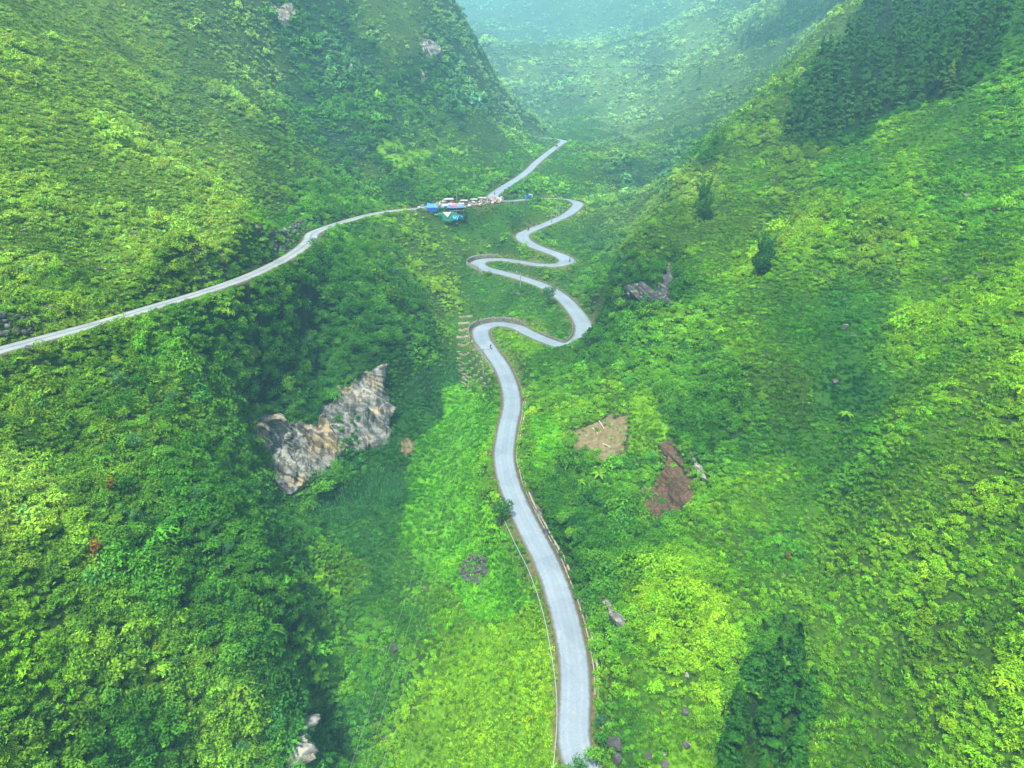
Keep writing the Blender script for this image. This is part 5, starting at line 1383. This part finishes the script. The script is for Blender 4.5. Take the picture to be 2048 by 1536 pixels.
# blue ridge tent of tarpaulin
b_ = at(865, 420); r = empty('tarpaulin_tent', b_, .1); tag(r, 'blue tarpaulin tent at the left end of the huts', 'tent')
sheet('roof_sheet', [(-2.9, -1.8, 1.4), (2.9, -1.8, 1.3), (2.4, .2, 3.2), (-2.4, .2, 3.4)], 8, m_blue, r, .3, seed=2)
sheet('roof_sheet', [(-2.4, .25, 3.38), (2.4, .25, 3.18), (2.8, 2.4, 1.8), (-2.8, 2.4, 1.8)], 8, m_blue, r, .2, seed=3)
sheet('wall_sheet', [(-2.9, -1.85, -.6), (2.0, -1.85, -.6), (2.9, -1.85, 1.3), (-2.9, -1.85, 1.4)], 6, m_blue, r, 0, seed=4)
for x_, y_ in ((-2.8, -1.7), (2.8, -1.7), (2.7, 2.3), (-2.7, 2.3)):
    mb = MB(); mb.tube([(x_, y_, -1), (x_, y_, 1.5)], .06, 5); mb.build('pole', m_wood, r)
# long shed: white and tin roof with a blue edge, pink sheet laid over
b_ = at(906, 421); r = empty('roadside_shed', b_, .06); tag(r, 'long shed with white roof, blue tarpaulin edge and open dark front', 'shed')
mb = MB(); mb.box((0, 2.2, 1.0), (10.5, .15, 3.0)); mb.box((-5.2, 0.4, .9), (.15, 3.6, 2.8)); mb.box((5.2, .4, .9), (.15, 3.6, 2.8)); mb.build('wall', m_wood, r)
mb = MB(); mb.box((0, .3, .1), (10.4, 3.8, .2)); mb.build('floor', m_wood, r)
sheet('roof', [(-5.6, -1.2, 2.1), (5.6, -1.2, 2.3), (5.6, 3.0, 3.1), (-5.6, 3.0, 3.0)], 8, m_tin, r, .1, seed=5)
sheet('blue_sheet', [(-5.7, -1.9, 1.5), (5.7, -1.9, 1.7), (5.7, -.5, 2.65), (-5.7, -.5, 2.45)], 10, m_blue, r, .12, seed=6)
sheet('white_sheet', [(-2.4, .2, 2.95), (1.0, .2, 2.95), (1.2, 2.9, 3.35), (-2.2, 2.9, 3.35)], 5, m_white, r, .1, seed=7)
sheet('white_sheet', [(2.6, .4, 3.0), (5.5, .4, 3.0), (5.6, 2.8, 3.4), (2.8, 2.8, 3.4)], 5, m_white, r, .1, seed=8)
sheet('pink_sheet', [(-1.2, -1.5, 2.25), (1.9, -1.5, 2.3), (2.4, 1.5, 3.3), (-.2, 1.5, 3.3)], 6, m_pink, r, .1, seed=9)
for x_ in (-5.4, -1.8, 1.8, 5.4):
    mb = MB(); mb.tube([(x_, -1.6, -2.5), (x_, -1.6, 1.9)], .08, 5); mb.build('post', m_wood, r)
# small tin huts behind and beside
for px_, py_, w_, d_, h_, mt, lab in ((897, 407, 4.6, 2.6, 2.2, m_white, 'low white-roofed hut behind the long shed'), (928, 409, 3.6, 2.2, 2.0, m_tin, 'grey tin hut right of the long shed'), (948, 406, 3.4, 2.0, 1.9, m_tin, 'grey tin hut in the middle of the rubble row'), (964, 403, 4.2, 2.2, 1.9, m_tin, 'low tin hut near the junction end of the rubble')):
    r = empty('tin_hut', at(px_, py_), rg.uniform(-.2, .2)); tag(r, lab, 'hut', 'small huts by the junction')
    mb = MB(); mb.box((0, 0, h_ / 2 - .4), (w_ * .92, d_ * .9, h_ + .4)); mb.build('wall', m_wood, r)
    mb = MB(); mb.box((0, -d_ * .46, h_ * .35), (w_ * .25, .06, h_ * .7)); mb.build('doorway', m_win, r)
    mb = MB(); mb.box((0, 0, h_ + .08), (w_ * 1.1, d_ * 1.2, .1), 0, 1, .12)
    for k in range(9): mb.box((-w_ * .5 + k * w_ / 8, 0, h_ + .15), (.1, d_ * 1.18, .06), 0, 1, .12)
    mb.build('roof', mt, r)
# heap of bare earth and rows of stacked debris along the verge
stones('rubble', [[(872, 408), (890, 404), (893, 416), (876, 420)], [(926, 410), (985, 399), (1004, 398), (1006, 405), (985, 408), (930, 418)]], 210, .3, 1.0, [m_wood, m_white, m_soil2, m_rock_p, m_soil], 611, 'rubble, planks and sacks heaped along the junction', .5)
stones('rubble', [[(983, 398), (1004, 396), (1012, 404), (990, 409)]], 60, .3, 1.1, [m_pink, m_white, m_soil2, m_rock_p], 612, 'pinkish heap of rubble just right of the junction', .5)
# green netting on the bank below the shed
NET = [(870, 424), (888, 423), (905, 424), (924, 423), (930, 432), (926, 443), (908, 445), (896, 449), (884, 444), (874, 434)]
tag(relief('bank_netting', NET, m_net, 1.0, 1.3, .15, 3, 91, 1, 4, .4, 4), 'dark green netting spread on the bank below the long shed', 'netting')
def on_bank(px_, py_, up_=2.0):
    p = at(px_, py_); c = -Vector(p).normalized(); return p + c * up_ 
mb = MB(); tri = [on_bank(885, 424, 2.2), on_bank(903, 424, 2.2), on_bank(895, 435, 2.2)]
c0 = tri[0]; back = Vector((0, .12, 0)); mb.add([p for p in tri] + [p + back for p in tri], [(0, 2, 1), (3, 4, 5), (0, 1, 4, 3), (1, 2, 5, 4), (2, 0, 3, 5)])
tag(mb.build('hanging_sheet', m_white), 'white triangular sheet hanging over the green netting', 'sheet')
for pts2, lab in (([(907, 441), (911, 438), (912, 433), (909, 430), (906, 432), (909, 437), (914, 440)], 'looped sky-blue tarpaulin strip on the green netting'), ([(914, 440), (916, 434), (918, 430), (922, 431), (925, 434)], 'angled sky-blue tarpaulin strip right of the looped one')):
    mb = MB(); P_ = [on_bank(a, b, 2.6) for a, b in pts2]
    for a, b in zip(P_[:-1], P_[1:]):
        wv = Vector((.28, 0, .30)); mb.add([a - wv, b - wv, b + wv, a + wv, a - wv + back, b - wv + back, b + wv + back, a + wv + back], [(0, 1, 2, 3), (7, 6, 5, 4), (0, 4, 5, 1), (1, 5, 6, 2), (2, 6, 7, 3), (3, 7, 4, 0)])
    tag(mb.build('tarpaulin_strip', m_sky), lab, 'tarpaulin')

# ------------------------------------------------------------------ vehicles and riders
m_tyre = simple('tyre', (.02, .02, .02), .9); m_black = simple('black_paint', (.03, .03, .035), .4, spec=.5); m_lamp = simple('lamp_glass', (.7, .7, .65), .2)
m_skin = simple('skin', (.35, .2, .13), .7); m_cab = simple('white_cab', (.4, .43, .46), .35, spec=.5); m_bed = simple('blue_truck_body', (.04, .12, .30), .5)
def wheel(parent, loc, r_, w_, axis='x'):
    mb = MB(); n = 14; d = Vector((w_ / 2, 0, 0))
    mb.tube([Vector(loc) - d, Vector(loc) - d * .6, Vector(loc) + d * .6, Vector(loc) + d], [r_ * .9, r_, r_, r_ * .9], n)
    w = mb.build('wheel', m_tyre, parent); mb = MB(); mb.tube([Vector(loc) - d * 1.05, Vector(loc) + d * 1.05], r_ * .5, 10); mb.build('rim', m_tin, w)
def heading(R, px_, py_):
    i = near_idx(R, px_, py_); i = min(max(i, 2), len(R) - 3); d = R[i + 2, :2] - R[i - 2, :2]; return math.atan2(d[1], d[0]) - math.pi / 2, R[i]
def truck(px_, py_):
    h, q = heading(R_MAIN, px_, py_); r = empty('truck', (q[0], q[1], q[2] + .05), h + math.pi); tag(r, 'blue lorry with a white cab on the short stretch by the junction', 'truck')
    mb = MB(); mb.box((0, 2.3, 1.55), (2.1, 1.7, 1.9), 0, .92); mb.build('cab', m_cab, r)
    mb = MB(); mb.box((0, 3.12, 1.9), (1.8, .08, .75)); mb.build('windscreen', m_win, r)
    mb = MB(); mb.box((0, -.9, .85), (2.1, 4.6, .25)); mb.box((-1.0, -.9, 1.5), (.1, 4.6, 1.1)); mb.box((1.0, -.9, 1.5), (.1, 4.6, 1.1)); mb.box((0, 1.35, 1.6), (2.1, .1, 1.4)); mb.box((0, -3.15, 1.5), (2.1, .1, 1.1)); mb.build('cargo_bed', m_bed, r)
    mb = MB(); mb.box((0, -.3, .62), (.9, 6.2, .22)); mb.build('chassis', m_black, r)
    for x_ in (-.9, .9):
        for y_ in (2.2, -2.0): wheel(r, (x_, y_, .45), .45, .28)
        mb = MB(); mb.box((x_ * .8, 3.17, 1.0), (.3, .08, .2)); mb.build('headlight', m_lamp, r)
truck(1057, 398)
def car(R, px_, py_, lab, mt):
    h, q = heading(R, px_, py_); r = empty('car', (q[0], q[1], q[2] + .05), h); tag(r, lab, 'car')
    mb = MB(); mb.box((0, 0, .62), (1.75, 4.2, .6), 0, .94); mb.build('body', mt, r)
    mb = MB(); mb.box((0, -.25, 1.18), (1.5, 2.2, .55), 0, .78); cb = mb.build('cabin', m_win, r); mb = MB(); mb.box((0, -.25, 1.48), (1.15, 1.65, .06)); mb.build('roof', mt, cb)
    for x_ in (-.8, .8):
        for y_ in (1.35, -1.35): wheel(r, (x_, y_, .33), .33, .22)
        mb = MB(); mb.box((x_ * .75, 2.06, .68), (.3, .08, .14)); mb.build('headlight', m_lamp, r)
car(R_FAR, 1113, 293, 'dark car on the far straight below the top bend', m_black)
car(R_LEFT, 846, 416, 'small white car on the upper road left of the blue tent', m_cab)

def rider_mesh(name):
    """one skinned figure seated on a motorbike, hands on the bars"""
    me = bpy.data.meshes.new(name)
    J = [(0, -.15, .86), (0, -.10, 1.12), (0, -.02, 1.36), (0, .02, 1.50), (0, .05, 1.64), (0, .07, 1.74),
         (-.20, 0, 1.36), (-.28, .22, 1.16), (-.27, .50, 1.08), (-.26, .58, 1.08), (.20, 0, 1.36), (.28, .22, 1.16), (.27, .50, 1.08), (.26, .58, 1.08),
         (-.14, -.12, .82), (-.20, .30, .78), (-.18, .12, .36), (-.18, .30, .28), (.14, -.12, .82), (.20, .30, .78), (.18, .12, .36), (.18, .30, .28)]
    E = [(0, 1), (1, 2), (2, 3), (3, 4), (4, 5), (2, 6), (6, 7), (7, 8), (8, 9), (2, 10), (10, 11), (11, 12), (12, 13), (0, 14), (14, 15), (15, 16), (16, 17), (0, 18), (18, 19), (19, 20), (20, 21)]
    R_ = [.15, .15, .15, .06, .10, .08, .075, .055, .042, .04, .075, .055, .042, .04, .10, .075, .055, .05, .10, .075, .055, .05]
    me.from_pydata(J, E, []); return me, R_
def rider(R, px_, py_, side, away, lab, lab2, shirt):
    h, q = heading(R, px_, py_); nr = side_dir(R)[near_idx(R, px_, py_)] * side
    r = empty('motorbike', (q[0] + nr[0], q[1] + nr[1], q[2] + .05), h + (0 if away else math.pi)); tag(r, lab, 'motorbike', 'motorbikes on the road')
    wheel(r, (0, .64, .31), .31, .11); wheel(r, (0, -.62, .31), .31, .12)
    mb = MB(); mb.tube([(0, -.55, .45), (0, -.1, .5), (0, .3, .62), (0, .42, .86)], [.09, .13, .1, .06], 8); mb.build('frame', m_black, r)
    mb = MB(); mb.box((0, -.32, .76), (.26, .75, .12), 0, .85); mb.build('seat', m_tyre, r)
    mb = MB(); mb.tube([(0, .64, .31), (0, .5, .95)], .045, 6); mb.tube([(-.33, .47, 1.06), (0, .52, 1.0), (.33, .47, 1.06)], .025, 6); mb.build('handlebar', m_tin, r)
    mb = MB(); mb.box((0, .6, .9), (.16, .1, .16)); mb.build('headlight', m_lamp, r)
    me, Rd = rider_mesh('person'); me.materials.append(shirt)
    o = link('person', me); o.location = r.location; o.rotation_euler = r.rotation_euler
    o.modifiers.new('skin', 'SKIN'); o.modifiers.new('sub', 'SUBSURF').levels = 1; o.modifiers['sub'].render_levels = 1
    sk = me.skin_vertices[0].data if me.skin_vertices else None
    if sk is None:
        dg = bpy.context.evaluated_depsgraph_get()
        bpy.context.view_layer.objects.active = o
        me.update()
    if me.skin_vertices:
        for i_, rr in enumerate(Rd): me.skin_vertices[0].data[i_].radius = (rr, rr)
        me.skin_vertices[0].data[0].use_root = True
    tag(o, lab2, 'person')
    mb = MB(); mb.tube([(0, .05, 1.60), (0, .06, 1.66), (0, .07, 1.76), (0, .07, 1.84), (0, .07, 1.87)], [.10, .135, .14, .09, .02], 10)
    mb.build('helmet', m_black if shirt is not m_black else m_tin, o, True)
m_shirt1, m_shirt2, m_shirt3 = simple('dark_blue_cloth', (.03, .05, .12), .9), simple('grey_cloth', (.12, .12, .13), .9), simple('brown_cloth', (.10, .05, .04), .9)
rider(R_MAIN, 978, 699, .6, False, 'motorbike rounding the lowest left hairpin', 'rider in dark clothes on the motorbike at the lowest hairpin', m_shirt1)
rider(R_MAIN, 1141, 526, 1.4, True, 'motorbike at the outer edge of the upper right bend', 'rider in dark clothes at the upper right bend', m_shirt2)
rider(R_MAIN, 1059, 462, -.8, False, 'motorbike entering the highest left bend', 'rider in dark red-brown clothes at the highest left bend', m_shirt3)
rider(R_FAR, 988, 389, .4, False, 'motorbike arriving at the junction by the huts', 'rider in grey clothes near the junction', m_shirt2)
# white marker stones at the bends
m_mark = simple('whitewashed_stone', (.42, .41, .36), .8, .15, 3)
mk = MB(); mk.box((0, 0, .35), (.28, .28, 1.0), 0, .8); mkd = mk.data('marker_stone', m_mark)
for px_, py_, lab in ((1151, 526, 'white marker stone outside the upper right bend, left of the pair'), (1156, 524, 'white marker stone outside the upper right bend, right of the pair'), (1033, 546, 'white marker stone on the bank above the slanting stretch'), (1144, 696, 'white marker stone at the outside of the right-hand hairpin'),
                      (1079, 484, 'white marker stone above the highest S bend'), (944, 684, 'white marker stone at the parapet of the lowest hairpin')):
    o = link('marker_stone', mkd); o.location = at(px_, py_); tag(o, lab, 'marker stone', 'white marker stones at the bends')
# ------------------------------------------------------------------ air
hz = MB()
x0, x1, y0, y1, z0, z1 = -2950, 2950, -20, 2690, float(GZ.min()) - 1.5, float(GZ.max()) + 20
hz.box(((x0 + x1) / 2, 1335, (z0 + z1) / 2), (3400 * 2, 2750, z1 - z0))
m, nt, out = mat_new('air')
pv = N(nt, 'VolumePrincipled'); pv.inputs['Color'].default_value = (.38, .84, 1.0, 1); pv.inputs['Density'].default_value = .00023
pv.inputs['Anisotropy'].default_value = -.15
nt.links.new(pv.outputs[0], out.inputs[1])
tag(hz.build('haze', m), kind='stuff')
